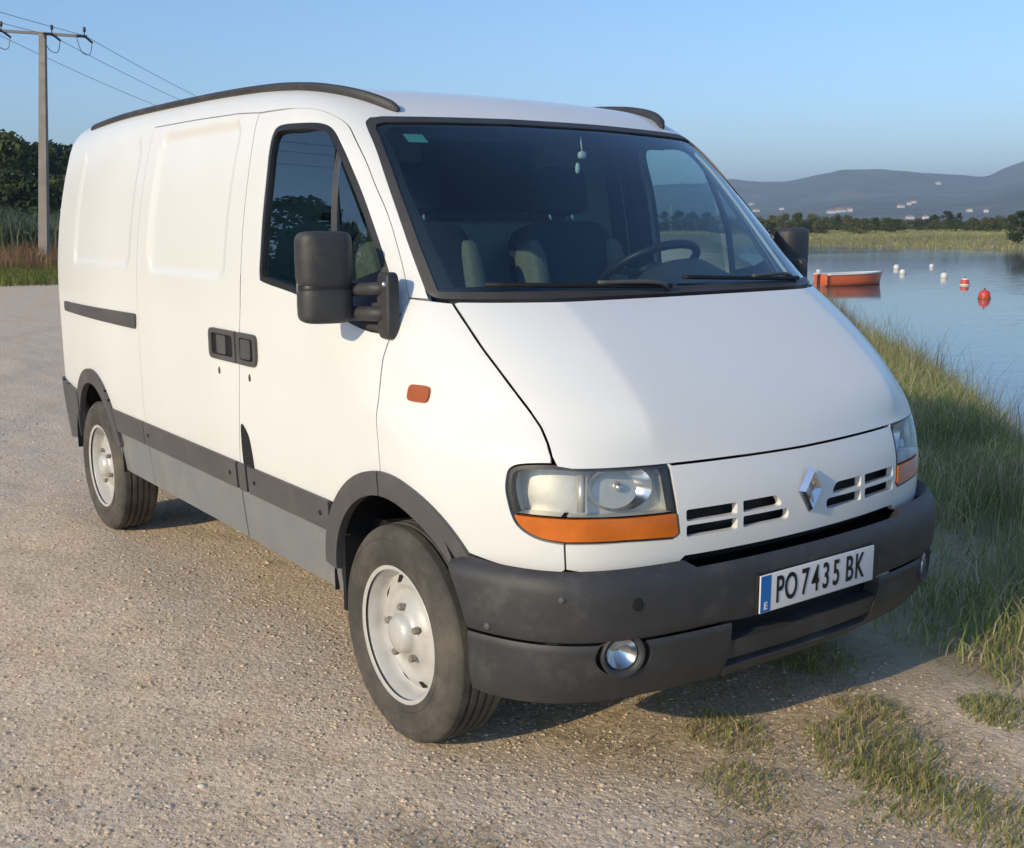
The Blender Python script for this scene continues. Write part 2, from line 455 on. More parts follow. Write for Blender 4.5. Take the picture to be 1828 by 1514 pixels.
# --- body shell: rear quarters, roof, cant rails and windscreen pillars
topgap = [(-2.235, 2.034), (-1.7, 2.028), (-1.27, 2.018), (-1.082, 2.006)]
chain = S([(-3.88, .70), (-3.41, .70)]+arch(RA, RO, 140.5, 39.5, 14)+[(-2.235, .70)])
chain = np.concatenate([chain, S([(-2.235, z) for z in np.linspace(.72, 2.0, 14)]), S(topgap), S(doortop), S([(-.035, 1.383)])])
wsl = solve('front', catmull(wsr, 4)); chain = np.concatenate([chain, wsl, solve('front', np.array([[0, 1.966]]))])
sh = to2('theta', chain)
sh = np.concatenate([sh, [[sh[-1, 0], math.pi/2], [-2., math.pi/2], [-3.88, math.pi/2]]])
d = panel_data(sh, 'theta', ds=.035, flange=.03)
# no flange along the centre line
keep = [i for i, f in enumerate(d[1]) if not (len(f) == 4 and max(abs(d[0][j][1]) for j in f) < 2e-3)]
d = (d[0], [d[1][i] for i in keep], [d[2][i] for i in keep])
body = link_panel('body_shell', join_data([d, mirror_data(d)]), 'paint', van)
# rear panel
loop = solve('theta', np.array([(-3.881, t) for t in np.linspace(-.62, math.pi/2, 40)])); loop = np.concatenate([loop, (loop*[1, -1, 1])[::-1][1:]])
panel('rear_doors', to2('back', loop), 'back', 'paint', van, both=False, ds=.08, flange=0)
# --- sliding door
sl = [(-2.235, .70)]+[(-2.235, z) for z in np.linspace(.8, 2.0, 8)]+[(u, z-.001) for u, z in topgap]+doorline[1:]
sdoor, sdoor_l = panel('sliding_door', inset(sl, GAP), 'side', 'paint', van, ds=.03, flange=.03)
# --- front door with window hole
wino = catmull(P2('side', [(474, 330), (480, 272), (487, 240), (500, 224), (540, 219), (575, 220), (596, 232), (612, 262), (630, 303), (650, 352), (672, 415), (690, 470), (703, 515), (714, 560), (714, 580), (705, 598), (680, 596), (640, 585), (540, 531), (472, 505), (463, 492), (465, 440)]), 4, True)
fd = doorline[::-1]+doortop+doorfront+[tuple(x) for x in arch(FA, RO, ang(-.03), ang(FA-math.sqrt(RO**2-.28**2)), 12)]
fdoor, fdoor_l = panel('front_door', inset(fd, GAP*.8), 'side', 'paint', van, holes=[wino], ds=.03, flange=.03)
# window frame, sail plate, panes
wini = inset(wino, .020)
sail = lambda u, z: z-(1.392+(u+.30)*.9)        # below this line at the front: mirror plate
panel('window_seal', inset(wino, -.002), 'side', 'rubber', fdoor, both=fdoor_l, holes=[wini], ds=.03, off=-.002, flange=.02)
bar = P2('side', [(608, 262), (596, 412)]); bu = lambda z: np.interp(z, [bar[1, 1], bar[0, 1]], [bar[1, 0], bar[0, 0]])
def clip(poly, fn):
    out = []; P = list(poly)
    for a, b in zip(P, P[1:]+P[:1]):
        fa, fb_ = fn(a), fn(b)
        if fa >= 0: out.append(a)
        if (fa >= 0) != (fb_ >= 0): t = fa/(fa-fb_); out.append(a+(b-a)*t)
    return np.array(out)
glz = densify(inset(wino, .017), .03)
zs = clip(glz, lambda p: p[1]-(1.385-.10*(p[0]+.87)))
main = clip(zs, lambda p: bu(p[1])-.012-p[0]); quart = clip(zs, lambda p: p[0]-bu(p[1])-.012); quart = clip(quart, lambda p: p[1]-1.395); quart = clip(quart, lambda p: -.085-p[0]-(.0 if p[1] > 1.5 else (1.5-p[1])*.2))
# door panes are flat along the van, bowed only in height, and sit just inside the frame
zt_ = np.linspace(1.25, 2.0, 40); vt_ = S([(-.9, z) for z in zt_])[:, 1]; cz_ = np.polyfit(zt_, vt_, 2)
for nm, poly in (('door_window', main), ('quarter_window', quart)):
    V2, T = tri2d(poly, [], .05); u_, z_ = V2[:, 0], V2[:, 1]
    q_ = np.maximum(u_+.40, 0); vv_ = np.polyval(cz_, z_)+.012+.088*(u_+.9)+.20*q_*q_
    Pn = np.stack([u_, vv_, z_], 1)
    Gn = np.stack([.088+.40*q_, -1+0*u_, cz_[1]+2*cz_[0]*z_], 1); Gn /= np.linalg.norm(Gn, axis=1)[:, None]
    a_, b_, c_ = Pn[T[:, 0]], Pn[T[:, 1]], Pn[T[:, 2]]; fl_ = (np.cross(b_-a_, c_-a_)*Gn[T[:, 0]]).sum(1) < 0; T[fl_] = T[fl_][:, ::-1]
    dd_ = (Pn, [tuple(t) for t in T], [[Gn[i] for i in t] for t in T])
    link_panel(nm, dd_, 'glassr', fdoor); link_panel(nm, mirror_data(dd_), 'glassr', fdoor_l)
barp = [(bu(z)-.017, z) for z in np.linspace(1.36, bar[0, 1]+.02, 8)]+[(bu(z)+.010, z) for z in np.linspace(bar[0, 1]+.02, 1.36, 8)]
panel('window_divider', np.array(barp), 'side', 'seal', fdoor, both=fdoor_l, ds=.04, off=-.004, flange=.012)
low = P2('side', [(691, 474), (702, 515), (712, 560), (712, 580), (704, 595), (680, 593), (640, 582), (560, 539), (575, 512), (640, 498), (676, 484)])
panel('mirror_plate', low, 'side', 'plastic', fdoor, both=fdoor_l, ds=.03, off=.003, flange=.012)
# --- front wing
hl_px = [(985, 828), (955, 828), (925, 830), (910, 837), (905, 850), (903, 872), (907, 895), (913, 917), (924, 938), (945, 955), (972, 966), (1008, 972)]
wing = S([(-.033, 1.381), (.0, 1.378), (.033, 1.376)])
shut = PX([(798, 539), (808, 541), (835, 582), (860, 620), (890, 660), (920, 700), (945, 733), (965, 762), (977, 790), (984, 815), (985, 828)])
hlp = PX(catmull(hl_px, 3))
seam = PX([(1008, 975), (1010, 1018)])
wb = S([(.60, .662), (.52, .665), (.42, .68)])
wg = np.concatenate([to2('side', np.concatenate([wing, shut[1:], hlp[1:], seam[1:], wb])), [x for x in arch(FA, RO, 38, ang(-.03), 14)], np.array(doorfront[::-1])])
panel('front_wing', inset(wg, GAP*.8), 'side', 'paint', van, ds=.025, flange=.025)
# --- bonnet
br = to2('front', shut[1:-1]); br = np.concatenate([[[br[0, 0]+.012, 1.3745]], br, [[br[-1, 0]+.004, .957]]])
edge = [(v, .951-.006*(1-abs(v)/.78)) for v in np.linspace(-.76, -.02, 12)]
hb = np.concatenate([br, edge]); hb = np.concatenate([hb, (hb*[-1, 1])[::-1]])
bonnet = panel('bonnet', inset(hb, GAP), 'front', 'paint', van, both=False, ds=.03, flange=.03)
# --- front panel with grille slots
hin = [(1008, 972), (1050, 972), (1120, 968), (1205, 962), (1214, 952), (1212, 930), (1207, 895), (1201, 862), (1197, 838), (1190, 824)]
g0 = to2('polar', PX(hin))
top = to2('polar', solve('front', np.array([(v, .9485-.006*(1-abs(v)/.78)) for v in np.linspace(-.49, 0, 9)])))
bot = to2('polar', solve('front', np.array([(0, .692), (-.47, .692), (-.50, .667), (-.7, .664)]))); bs = to2('polar', seam[1:])
gp = np.concatenate([g0, top, (top*[-1, 1])[::-1][1:], (g0*[-1, 1])[::-1], (bs*[-1, 1]), (bot*[-1, 1])[::-1], bot[1:], bs])
def vz(l): return to2('polar', solve('front', np.array(l)))
slots = []
for rows, vi in (((.790, .823), -.112), ((.746, .779), -.086)):
    z0, z1 = rows
    slots.append(fillet([(-.468, z0), (-.290, z0), (-.290, z1), (-.468, z1)], [.008]*4, 3))
    slots.append(fillet([(-.268, z0), (vi, z0), (vi-(.02 if z0 > .78 else 0), z1), (-.268, z1)], [.006, .016, .02, .006], 3))
slots = [vz(s) for s in slots]; slots += [(s*[-1, 1])[::-1] for s in slots]
panel('grille_panel', inset(gp, GAP*.7), 'polar', 'paint', van, both=False, holes=slots, ds=.03, flange=.022)
back = vz([(-.62, .69), (-.62, .84), (.62, .84), (.62, .69)])
panel('grille_backing', densify(vz([(v, .655) for v in np.linspace(-.6, .6, 12)]+[(v, .84) for v in np.linspace(.46, -.46, 12)]), .1), 'polar', 'black', van, both=False, ds=.05, off=-.05, flange=0)
# --- headlights
hl_all = np.concatenate([hlp[:-1], PX(hin)]); hl2 = inset(to2('polar', hl_all), .003)
for s in (0, 1):
    hd = empty('headlight', (0, 0, 0)); hd.parent = van
    def hp(name, poly, mt, **kw):
        dd = panel_data(poly, 'polar', **kw)
        return link_panel(name, mirror_data(dd) if s else dd, mt, hd)
    split = lambda p: p[1]-(.824+.010*(p[0]-.9))
    ins = densify(inset(hl2, .008), .02)
    hp('gasket', hl2, 'rubber', holes=[inset(hl2, .011)], ds=.03, off=-.004, flange=.03)
    clear = clip(ins, lambda p: split(p)-.003); amb = clip(densify(inset(hl2, .004), .02), lambda p: -split(p)-.003)
    hp('lens', clear, 'lens', ds=.02, off=0., flange=0)
    hp('indicator_lens', amb, 'amber', ds=.025, off=.003, flange=.02)
    hp('housing', clear, 'dullsilver', ds=.03, off=-.07, flange=-.066)
    # reflector bowl
    c = np.array([.60, -.60, .888]); ax = np.array([.86, -.42, .0]); ax /= np.linalg.norm(ax)
    pr = [(r, .045*(r/.085)**2) for r in np.linspace(.008, .092, 9)]
    v, f = lathe(pr, 28, 'x'); q = np.array(Vector((1, 0, 0)).rotation_difference(Vector(ax)).to_matrix()); v = v@q.T*np.array([1, 1, .72])+c
    if s: v = v*[1, -1, 1]; f = [x[::-1] for x in f]
    link('reflector', v, f, 'chrome', hd)
    v, f = lathe([(.0, .05), (.012, .046), (.014, .0)], 12, 'x'); v = v@q.T+c
    if s: v = v*[1, -1, 1]
    link('bulb', v, f, 'silver', hd)
    # divider bar inside the lamp
    b0 = solve('polar', np.array([[.78, .835], [.78, .94]])); g = grad(F, b0)
    v, f = tube([b0[0]-g[0]*.03, b0[1]-g[1]*.03], .012, 6)
    if s: v = v*[1, -1, 1]
    link('lamp_divider', v, f, 'dullsilver', hd)
# --- windscreen
panel('windscreen_seal', wsc, 'front', 'seal', van, both=False, holes=[inset(wsc, .020)], ds=.03, off=.001, flange=.02)
wsi = inset(wsc, .017)
wscreen = panel('windscreen', wsi, 'front', 'glass', van, both=False, ds=.05, off=-.004, flange=0)
frit_in = fillet([(-.79, 1.422), (-.715, 1.918), (.715, 1.918), (.79, 1.422)], [.05, .05, .05, .05])
fi = np.array([(-.785, 1.418), (-.3, 1.413), (.3, 1.413), (.785, 1.418), (.775, 1.55), (.755, 1.72), (.718, 1.90), (.68, 1.925), (.4, 1.935), (-.4, 1.935), (-.68, 1.925), (-.718, 1.90), (-.755, 1.72), (-.775, 1.55)])
panel('windscreen_border', wsi, 'front', 'black', wscreen, both=False, holes=[fi], ds=.04, off=-.007, flange=0)
st = np.array([(-.665, 1.868), (-.60, 1.868), (-.60, 1.897), (-.665, 1.897)])
panel('inspection_sticker', st, 'front', 'sticker', wscreen, both=False, ds=.05, off=-.0055, flange=0)
panel('cowl', densify(np.array([(-.80, 1.362), (.80, 1.362), (.82, 1.40), (-.82, 1.40)]), .04), 'front', 'rubber', van, both=False, ds=.04, off=-.014, flange=0)
# wipers
for k, (a, b) in enumerate((((-.10, 1.392), (-.72, 1.412)), ((.58, 1.392), (-.02, 1.416)))):
    pth = solve('front', np.stack([np.linspace(a[0], b[0], 14), np.linspace(a[1], b[1], 14)], 1)); pth = pth+grad(F, pth)*.016
    wp = empty('wiper', (0, 0, 0)); wp.parent = van
    v, f = tube(pth, .008, 6); link('blade', v, f, 'black', wp)
    a2 = solve('front', np.array([a, [a[0]-.28, a[1]+.012]])); gg = grad(F, a2); arm = catmull([a2[0]+gg[0]*.0, a2[0]+gg[0]*.035+[0, -.08, 0], a2[1]+gg[1]*.024], 5)
    v, f = tube(arm, .007, 6); link('arm', v, f, 'trim', wp)
# --- bumper
def bz(l): return to2('polar', solve('polar', np.array(l, float), Fb))
ea = lambda z: FA+math.sqrt(max(.405**2-(z-.42)**2, 0))
def bedge(z):
    q = solve('side', np.array([[ea(z), z]]), Fb); return to2('polar', q)[0]
top_s = [bedge(z) for z in (.495, .55, .60, .65, .672)]
notch = to2('polar', solve('front', np.array([(-.50, .6), (-.47, .6)]), Fb))[:, 0]
phim = top_s[-1][0]
up_ = top_s+[(a, .688) for a in np.linspace(phim-.05, notch[0]+.01, 16)]+[(notch[1], .668)]
up_ = np.array(up_); up_ = np.concatenate([up_, (up_*[-1, 1])[::-1]])
bump = panel('front_bumper', up_, 'polar', 'plastic', van, both=False, FN=Fb, ds=.025, flange=.05)
c_in = to2('polar', solve('front', np.array([(-.335, .4)]), Fb))[0, 0]
fog = PX([(1115, 1172)], Fb)[0]; fog2 = to2('polar', [fog])[0]
foghole = np.array([(fog2[0]+.062*math.cos(t)/.88, fog2[1]+.060*math.sin(t)) for t in np.linspace(0, 2*math.pi, 28, endpoint=False)])
lo_ = [bedge(z) for z in (.31, .36, .42, .487)]
lo_ = np.array([(c_in, .487), (c_in, .305)]+[(a, .302) for a in np.linspace(c_in+.05, lo_[0][0]-.05, 12)]+lo_)
corner, corner_l = panel('bumper_corner', lo_, 'polar', 'plastic', van, FN=Fb, holes=[foghole], ds=.025, flange=.05)
def strip(name, z0, z1, mt, off, fl=.05, vv=.333):
    a1 = to2('polar', solve('front', np.array([(-vv, .4)]), Fb))[0, 0]
    return panel(name, densify(np.array([(-a1, z0), (a1, z0), (a1, z1), (-a1, z1)]), .03), 'polar', mt, van, both=False, FN=Fb, ds=.03, off=off, flange=fl)
strip('bumper_lip', .365, .428, 'plastic', -.004)
strip('bumper_bottom_lip', .305, .338, 'plastic', .004)
strip('bumper_grille_backing', .30, .50, 'black', -.055, 0, .34)
for s in (1, -1):
    fl = empty('fog_lamp', (0, 0, 0)); fl.parent = van
    g = grad(Fb, fog[None])[0]*[1, 1, 0]; ax = g/np.linalg.norm(g); ax /= np.linalg.norm(ax)
    q = np.array(Vector((1, 0, 0)).rotation_difference(Vector(ax)).to_matrix())
    c = fog-ax*.006
    for nm, pr, mt in (('bezel', [(.064, -.03), (.064, .001), (.059, .005), (.047, -.012), (.046, -.05)], 'plastic'), ('lens', [(.0, .002), (.02, .0005), (.035, -.004), (.0445, -.012)], 'lens'), ('reflector', [(.002, -.045), (.02, -.038), (.035, -.024), (.044, -.013)], 'chrome')):
        v, f = lathe(pr, 32, 'x'); v = v@q.T+c
        if s < 0: v = v*[1, -1, 1]; f = [x[::-1] for x in f]
        link(nm, v, f, mt, fl)
def disc_on(name, px, r, mt, parent, FN=None, h=.004, n=16, both=True, dome=.5):
    p = PX([px], FN)[0]; g = grad(FN or F, p[None])[0]
    v, f = lathe([(0, h), (r*.6, h*(1-.1)), (r*.9, h*dome), (r, -.004)], n, 'x'); q = np.array(Vector((1, 0, 0)).rotation_difference(Vector(g)).to_matrix()); v = v@q.T+p
    link(name, v, f, mt, parent)
    if both: link(name, v*[1, -1, 1], [x[::-1] for x in f], mt, parent)
disc_on('tow_hole_cap', (1138, 1079), .020, 'black', van, Fb, .001, both=False)
disc_on('tow_hole_ring', (1140, 1080), .025, 'plastic', van, Fb, -.001, both=False)
disc_on('bumper_bolt', (1003, 1072), .010, 'trim', van, Fb, .006)
disc_on('bumper_bolt', (870, 1118), .011, 'trim', van, Fb, .006)
# --- number plate
plate = empty('number_plate', (0, 0, 0)); plate.parent = van
pc = np.array([.832, 0, .560])
# lean the plate so that it stands on the bumper face
box('plate_board', pc+[.008, 0, 0], (.006, .52, .112), 'platew', plate, bevel=.002)
box('plate_holder', pc+[-.004, 0, 0], (.016, .528, .119), 'black', plate, bevel=.002)
box('country_band', pc+[.0112, -.238, 0], (.001, .042, .108), 'plateb', plate)
def text(name, body_, size, pos, mt, parent, sx=1., bold=0.):
    cu = bpy.data.curves.new(name, 'FONT'); cu.body = body_; cu.size = size; cu.align_x = 'CENTER'; cu.align_y = 'CENTER'; cu.offset = bold; cu.extrude = .0006
    o = bpy.data.objects.new(name, cu); COL.objects.link(o)
    me = bpy.data.meshes.new_from_object(o.evaluated_get(bpy.context.evaluated_depsgraph_get()))
    bpy.data.objects.remove(o); V = np.array([tuple(v.co) for v in me.vertices])
    # text x -> +y (van left is the reader's right), text y -> z
    V = np.stack([V[:, 2], V[:, 0]*sx, V[:, 1]], 1)+np.array(pos); f = [tuple(p.vertices) for p in me.polygons]
    return link(name, V, f, mt, parent, smooth=False)
xs = -.205
for ch, wd in (('P', .048), ('O', .052), (' ', .014), ('7', .046), ('4', .050), ('3', .048), ('5', .050), (' ', .014), ('B', .050), ('K', .048)):
    if ch != ' ':
        text('character', ch, .112, pc+[.0122, xs+wd/2+.002, 0.], 'ink', plate, .62, .0013)
    xs += wd*.985
text('country_letter', 'E', .030, pc+[.0124, -.238, -.036], 'platew', plate, .9, .0012)
# --- badge: upright diamond ring
bc = np.array([.800, 0, .822])
def rh(w_, h_, x): return [(x, 0, h_), (x, w_, 0), (x, 0, -h_), (x, -w_, 0)]
o_, mid_, in_ = rh(.046, .072, -.012), rh(.036, .057, .008), rh(.018, .030, -.006)
bv = np.array(o_+mid_+in_)+bc; bf_ = []
for i in range(4):
    j = (i+1) % 4; bf_ += [(i, j, 4+j, 4+i), (4+i, 4+j, 8+j, 8+i)]
link('diamond_badge', bv, bf_, 'chrome', van, smooth=False)
v1 = np.array([(.006, -.004, .040), (.006, .014, .012), (.006, -.012, -.012), (.006, .004, -.040), (.0, .012, .034), (.0, .026, .002), (.0, .0, -.006), (.0, .016, -.034)])+bc
link('badge_stripe', v1, [(0, 1, 5, 4), (1, 2, 6, 5), (2, 3, 7, 6)], 'dullsilver', van, smooth=False)
# --- lower side cladding: grey painted sills and the dark rub strips on them
for s in (0, 1):
    def both_panel(name, poly, mt, parent=van, kind='side', **kw):
        dd = panel_data(poly, kind, **kw)
        return link_panel(name, mirror_data(dd) if s else dd, mt, parent)
    # sill panels: rear piece, sliding door skin, pillar piece, front door skin
    fr = FA-math.sqrt(RO**2-.28**2)
    rr = RA+math.sqrt(RO**2-.28**2)
    both_panel('sill_panel', inset([(-2.235, .595), (-1.150, .595), (-1.155, .392), (-2.235, .392)], .002), 'sill', ds=.05, off=-.004, flange=.03)
    both_panel('sill_panel', inset([(-1.150, .595), (-1.055, .595), (-1.05, .388), (-1.155, .388)], .002), 'sill', ds=.05, off=-.006, flange=.03)
    both_panel('sill_panel', inset([(-1.055, .595)]+[(u, z) for u, z in arch(FA, RI, 152, 185, 8)]+[(-.355, .382), (-1.05, .388)], .002), 'sill', ds=.05, off=-.004, flange=.03)
    both_panel('sill_panel', inset([(-2.235, .595), (-2.235, .392), (RA+RI+.015, .392)]+[(u, z) for u, z in arch(RA, RI, 0, 28, 6)], .002), 'sill', ds=.05, off=-.004, flange=.03)
    both_panel('sill_panel', inset([(-3.84, .70), (-3.44, .70)]+[(u, z) for u, z in arch(RA, RI, 150, 178, 6)]+[(RA-RI-.01, .38), (-3.84, .40)], .002), 'trim', ds=.05, off=-.006, flange=.03)
    for a, b in ((-2.235, -1.150), (-1.128, -1.058), (-1.038, FA-RO+.055)):
        st = both_panel('rub_strip', fillet([(a, .598), (b, .598), (b, .703), (a, .703)], .006, 2), 'trim', ds=.05, off=.012, flange=.022)
        if b-a > .3:
            for uu in (a+.06, b-.06):
                p = S([(uu, .65)])[0]; v, f = lathe([(0, .017), (.008, .0155), (.009, .010)], 10, 'y'); v = v*[1, -1, 1]+p
                if s: v = v*[1, -1, 1]
                link('strip_screw', v, f, 'black', st)
    both_panel('rub_strip', fillet([(RA+RO-.06, .598), (-2.242, .598), (-2.242, .703), (RA+.34, .703)], .006, 2), 'trim', ds=.05, off=.012, flange=.022)
    # wheel arch flares, front one in two pieces
    for cu, a0, a1, nm in ((FA, 20, ang(-.03)-.6, 'wheel_arch_flare'), (FA, ang(-.03)+.4, 172, 'wheel_arch_flare'), (RA, 14, 152, 'wheel_arch_flare')):
        o = arch(cu, RO+.006, a0, a1, 22); i_ = arch(cu, RI, a1, a0, 22)
        both_panel(nm, np.array(o+i_), 'trim', ds=.03, off=.014, flange=.03)
    # rear bumper corner
    rb = [(-3.90, .38), (-3.46, .44), (-3.44, .52), (-3.40, .62), (-3.40, .705), (-3.86, .735), (-3.90, .735)]
    both_panel('rear_bumper_corner', fillet(rb, .03, 4), 'trim', ds=.04, off=.020, flange=.05)
    # sliding door rail cover
    both_panel('sliding_rail_cover', fillet([(-3.60, 1.138), (-2.262, 1.134), (-2.252, 1.203), (-3.60, 1.190)], .02, 4), 'trim', ds=.04, off=.010, flange=.03)
    # lock barrels, repeater
    for px in ((392, 661), (446, 675)):
        p = PX([px])[0]; v, f = lathe([(0, .003), (.007, .003), (.009, .0)], 10, 'y'); v = v*[1, -1, 1.7]+p
        if s: v = v*[1, -1, 1]
        link('lock_barrel', v, f, 'seal', van)
    p = PX([(749, 703)])[0]; g = grad(F, p[None])[0]
    both_panel('side_repeater', fillet([(p[0]-.040, p[2]-.024), (p[0]+.040, p[2]-.024), (p[0]+.040, p[2]+.024), (p[0]-.040, p[2]+.024)], .018, 4), 'amberd', ds=.02, off=.010, flange=.014)
    # door handles on one dark plate each
    hnd = empty('door_handle', (0, 0, 0)); hnd.parent = van
    for (a, b, rr_) in ((-1.352, -1.092, [.03, .004, .004, .03]), (-1.076, -.905, [.004, .045, .03, .004])):
        both_panel('handle_plate', fillet([(a, 1.090), (b, 1.090), (b, 1.208), (a, 1.208)], rr_, 4), 'trim', hnd, ds=.03, off=.012, flange=.02,
                   holes=[fillet([(a+.03, 1.108), (b-.022, 1.108), (b-.022, 1.190), (a+.03, 1.190)], .012, 3)])
        both_panel('handle_recess', fillet([(a+.025, 1.103), (b-.018, 1.103), (b-.018, 1.195), (a+.025, 1.195)], .012, 3), 'black', hnd, ds=.04, off=.002, flange=0)
        m_ = (a+b)/2
        both_panel('handle_flap', fillet([(m_-.055, 1.113), (m_+.035, 1.113), (m_+.035, 1.185), (m_-.055, 1.185)], .01, 3), 'trim', hnd, ds=.02, off=.009, flange=.012)
    # dark cut-out at the foot of the front door
    both_panel('door_step_cover', catmull([(-1.085, .705), (-1.088, .78), (-1.085, .855), (-1.055, .848), (-1.02, .815), (-1.0, .76), (-.99, .705)], 4), 'black', ds=.02, off=.004, flange=.008)
    # roof rail
    us = np.array([-3.46, -3.3, -2.8, -2.2, -1.6, -1.15, -.9, -.75, -.65, -.58, -.53, -.505])
    vv = np.array([-.745, -.748, -.752, -.752, -.752, -.75, -.748, -.742, -.735, -.725, -.715, -.71])
    zt = solve('theta', np.array([(u, math.atan2(2.08-ZA, -v_)) for u, v_ in zip(us, vv)]))
    gz = grad(F, zt); lift = np.array([.002, .008, .010, .010, .010, .012, .013, .014, .014, .012, .008, .0])
    path = catmull(zt+gz*lift[:, None], 5); rad = np.interp(np.linspace(0, 1, len(path)), [0, .05, .45, .7, .9, 1], [.010, .013, .014, .017, .020, .012])
    v, f = tube(path, rad, 10, lambda q: (.75*np.sign(math.cos(q))*abs(math.cos(q))**.7, np.sign(math.sin(q))*abs(math.sin(q))**.7))
    if s: v = v*[1, -1, 1]; f = [x[::-1] for x in f]
    rl = link('roof_rail', v, f, 'plastic', van)
    # mirrors
    mr = empty('wing_mirror', (0, 0, 0)); mr.parent = van
    sg = np.array([1, -1 if s else 1, 1])
    c = np.array([-.195, -1.065, 1.440])
    def msup(name, cc, ss, mt, e1, e2, rot=None, taper=None):
        o = sup(name, (0, 0, 0), ss, mt, mr, e1, e2, rot, 32, taper)
        V = np.array([v.co for v in o.data.vertices])+np.array(cc)
        if s:
            V = V*sg; o.data.flip_normals()
        o.data.vertices.foreach_set('co', V.ravel()); o.data.update(); return o
    def cv(v):
        v = v.copy(); v[:, 0] -= 1.1*np.maximum(np.abs(v[:, 1])-.035, 0)**2*4; return v
    rz = rotm('Z', R(-12))
    msup('mirror_cap', c+[.0, 0, .055], (.105, .170, .170), 'plastic', .32, .6, rz, cv)
    msup('mirror_lower_cap', c+[.0, 0, -.078], (.100, .166, .115), 'plastic', .38, .6, rz, cv)
    msup('mirror_band', c+[.0, 0, -.030], (.094, .160, .030), 'rubber', .3, .6, rz, cv)
    msup('mirror_face', c+[-.046, 0, .0], (.012, .135, .225), 'chrome', .3, .35, rz)
    for z0, z1, rr_ in ((-.036, -.03, .021), (-.108, -.105, .023)):
        v, f = tube(catmull([c+[.0, .03, z0], c+[.03, .085, z0], np.array([-.075, -.955, c[2]+z1]), np.array([-.06, -.91, c[2]+z1])], 5), rr_, 10)
        link('mirror_arm', v*sg, f if not s else [x[::-1] for x in f], 'plastic', mr)
    msup('mirror_foot', (-.050, -.932, 1.36), (.07, .045, .20), 'plastic', .35, .35)
    v, f = lathe([(0, .008), (.007, .005), (.009, 0)], 10, 'x'); link('mirror_bolt', (v+[-.03, -.955, 1.425])*sg, f, 'silver', mr)
# rear lamp strips on the tail corners (only a sliver shows)
for s in (1, -1):
    v, f = boxv((-3.93, -.80*s, .98), (.06, .12, .34)); link('tail_lamp', v, f, 'amberd', van, smooth=False)
# aerial-free roof; underbody, wheel wells
box('underbody', (-1.62, 0, .40), (4.4, 1.20, .12), 'black', van)
box('underbody_front', (.35, 0, .40), (.66, 1.0, .16), 'black', van)
for cu in (FA, RA):
    for s in (1, -1):
        prof = []
        vs, fs = [], []
        n = 20
        for k, a in enumerate(np.linspace(-5, 185, n)):
            cx, cz = cu+(RI+.035)*math.cos(R(a)), .42+(RI+.035)*math.sin(R(a))
            vs += [(cx, -.965*s, cz), (cx, -.62*s, cz)]
        for k in range(n-1): fs.append((2*k, 2*k+1, 2*k+3, 2*k+2))
        fs.append(tuple(2*k+1 for k in range(n)))
        link('wheel_well', vs, fs, 'black', van, smooth=False)
# unseen blocks added behind sills so that light does not leak under the body
for s in (1, -1):
    box('light_leak_block', (-1.55, -.80*s, .43), (2.25, .25, .10), 'black', van)
# --- wheels
TR = .345
tyre_p = [(.205, .085), (.213, .094), (.222, .098), (.236, .0985), (.240, .1015), (.244, .0985), (.262, .1025), (.285, .1035), (.300, .102), (.303, .1045), (.307, .1015), (.320, .097), (.332, .088), (.340, .078)]
tread = []
for y in np.linspace(.074, -.074, 60):
    gz = min(abs(y-g) for g in (-.045, -.015, .015, .045))
    tread.append((TR-.0005-(y/.075)**2*.003-(.009 if gz < .0045 else 0), y))
prof_t = [(r, -a) for r, a in tyre_p]+[(r, -y) for r, y in tread]+[(r, a) for r, a in tyre_p[::-1]]
tv, tf = lathe(prof_t, 72, 'y')
rim_p = [(.205, -.093), (.216, -.099), (.2215, -.094), (.219, -.088), (.209, -.087), (.203, -.080), (.198, -.050), (.193, -.030), (.188, -.026), (.172, -.040), (.160, -.048), (.150, -.050), (.142, -.042), (.128, -.036), (.105, -.050), (.085, -.066), (.068, -.067), (.062, -.080), (.055, -.096), (.040, -.104), (.018, -.107), (.0, -.1075)]
rv, rf = lathe(rim_p, 64, 'y')
brk = [(.0, .05), (.19, .05), (.2, .09)]
bv_, bf2 = lathe(brk, 32, 'y')
def wheel(u, vside, steer=0.):
    wh = empty('wheel', (u, vside*.862, TR)); wh.parent = van
    wh.rotation_euler.z = steer + (math.pi if vside > 0 else 0)
    ty = link('tyre', tv, tf, 'tyre', wh); sharp(ty, 40)
    rm = link('rim', rv, rf, 'wheel', wh); link('brake_plate', bv_, bf2, 'black', wh)
    a0 = random.random()*1.2
    for k in range(5):
        q = a0+k*2*math.pi/5; c = (.085*math.cos(q), -.072, .085*math.sin(q))
        v, f = lathe([(0, -.015), (.009, -.0145), (.0115, -.011), (.012, .004)], 6, 'y'); link('wheel_bolt', v+np.array(c), f, 'bolt', rm, smooth=False)
    for k in range(10):  # flat black patches on the uncut disc paint in the dark of vent openings
        q = a0+.3+k*2*math.pi/10; er = np.array([math.cos(q), 0, math.sin(q)]); et = np.array([-math.sin(q), 0, math.cos(q)])
        pts = []
        for t, r_, y in ((-.013, .157, -.0492), (.013, .157, -.0492), (.018, .180, -.035), (-.018, .180, -.035)):
            pts.append(er*r_+et*t+[0, y-.0006, 0])
        link('vent_shade_patch', pts, [(0, 1, 2, 3)], 'black', rm, smooth=False)
    return wh
STEER = R(0)
wheel(0, -1, STEER); wheel(0, 1, STEER); wheel(-3.078, -1); wheel(-3.078, 1)
# mud flap behind front wheel
for s in (1, -1):
    box('mud_flap', (-.335, -.86*s, .50), (.02, .20, .34), 'black', van)
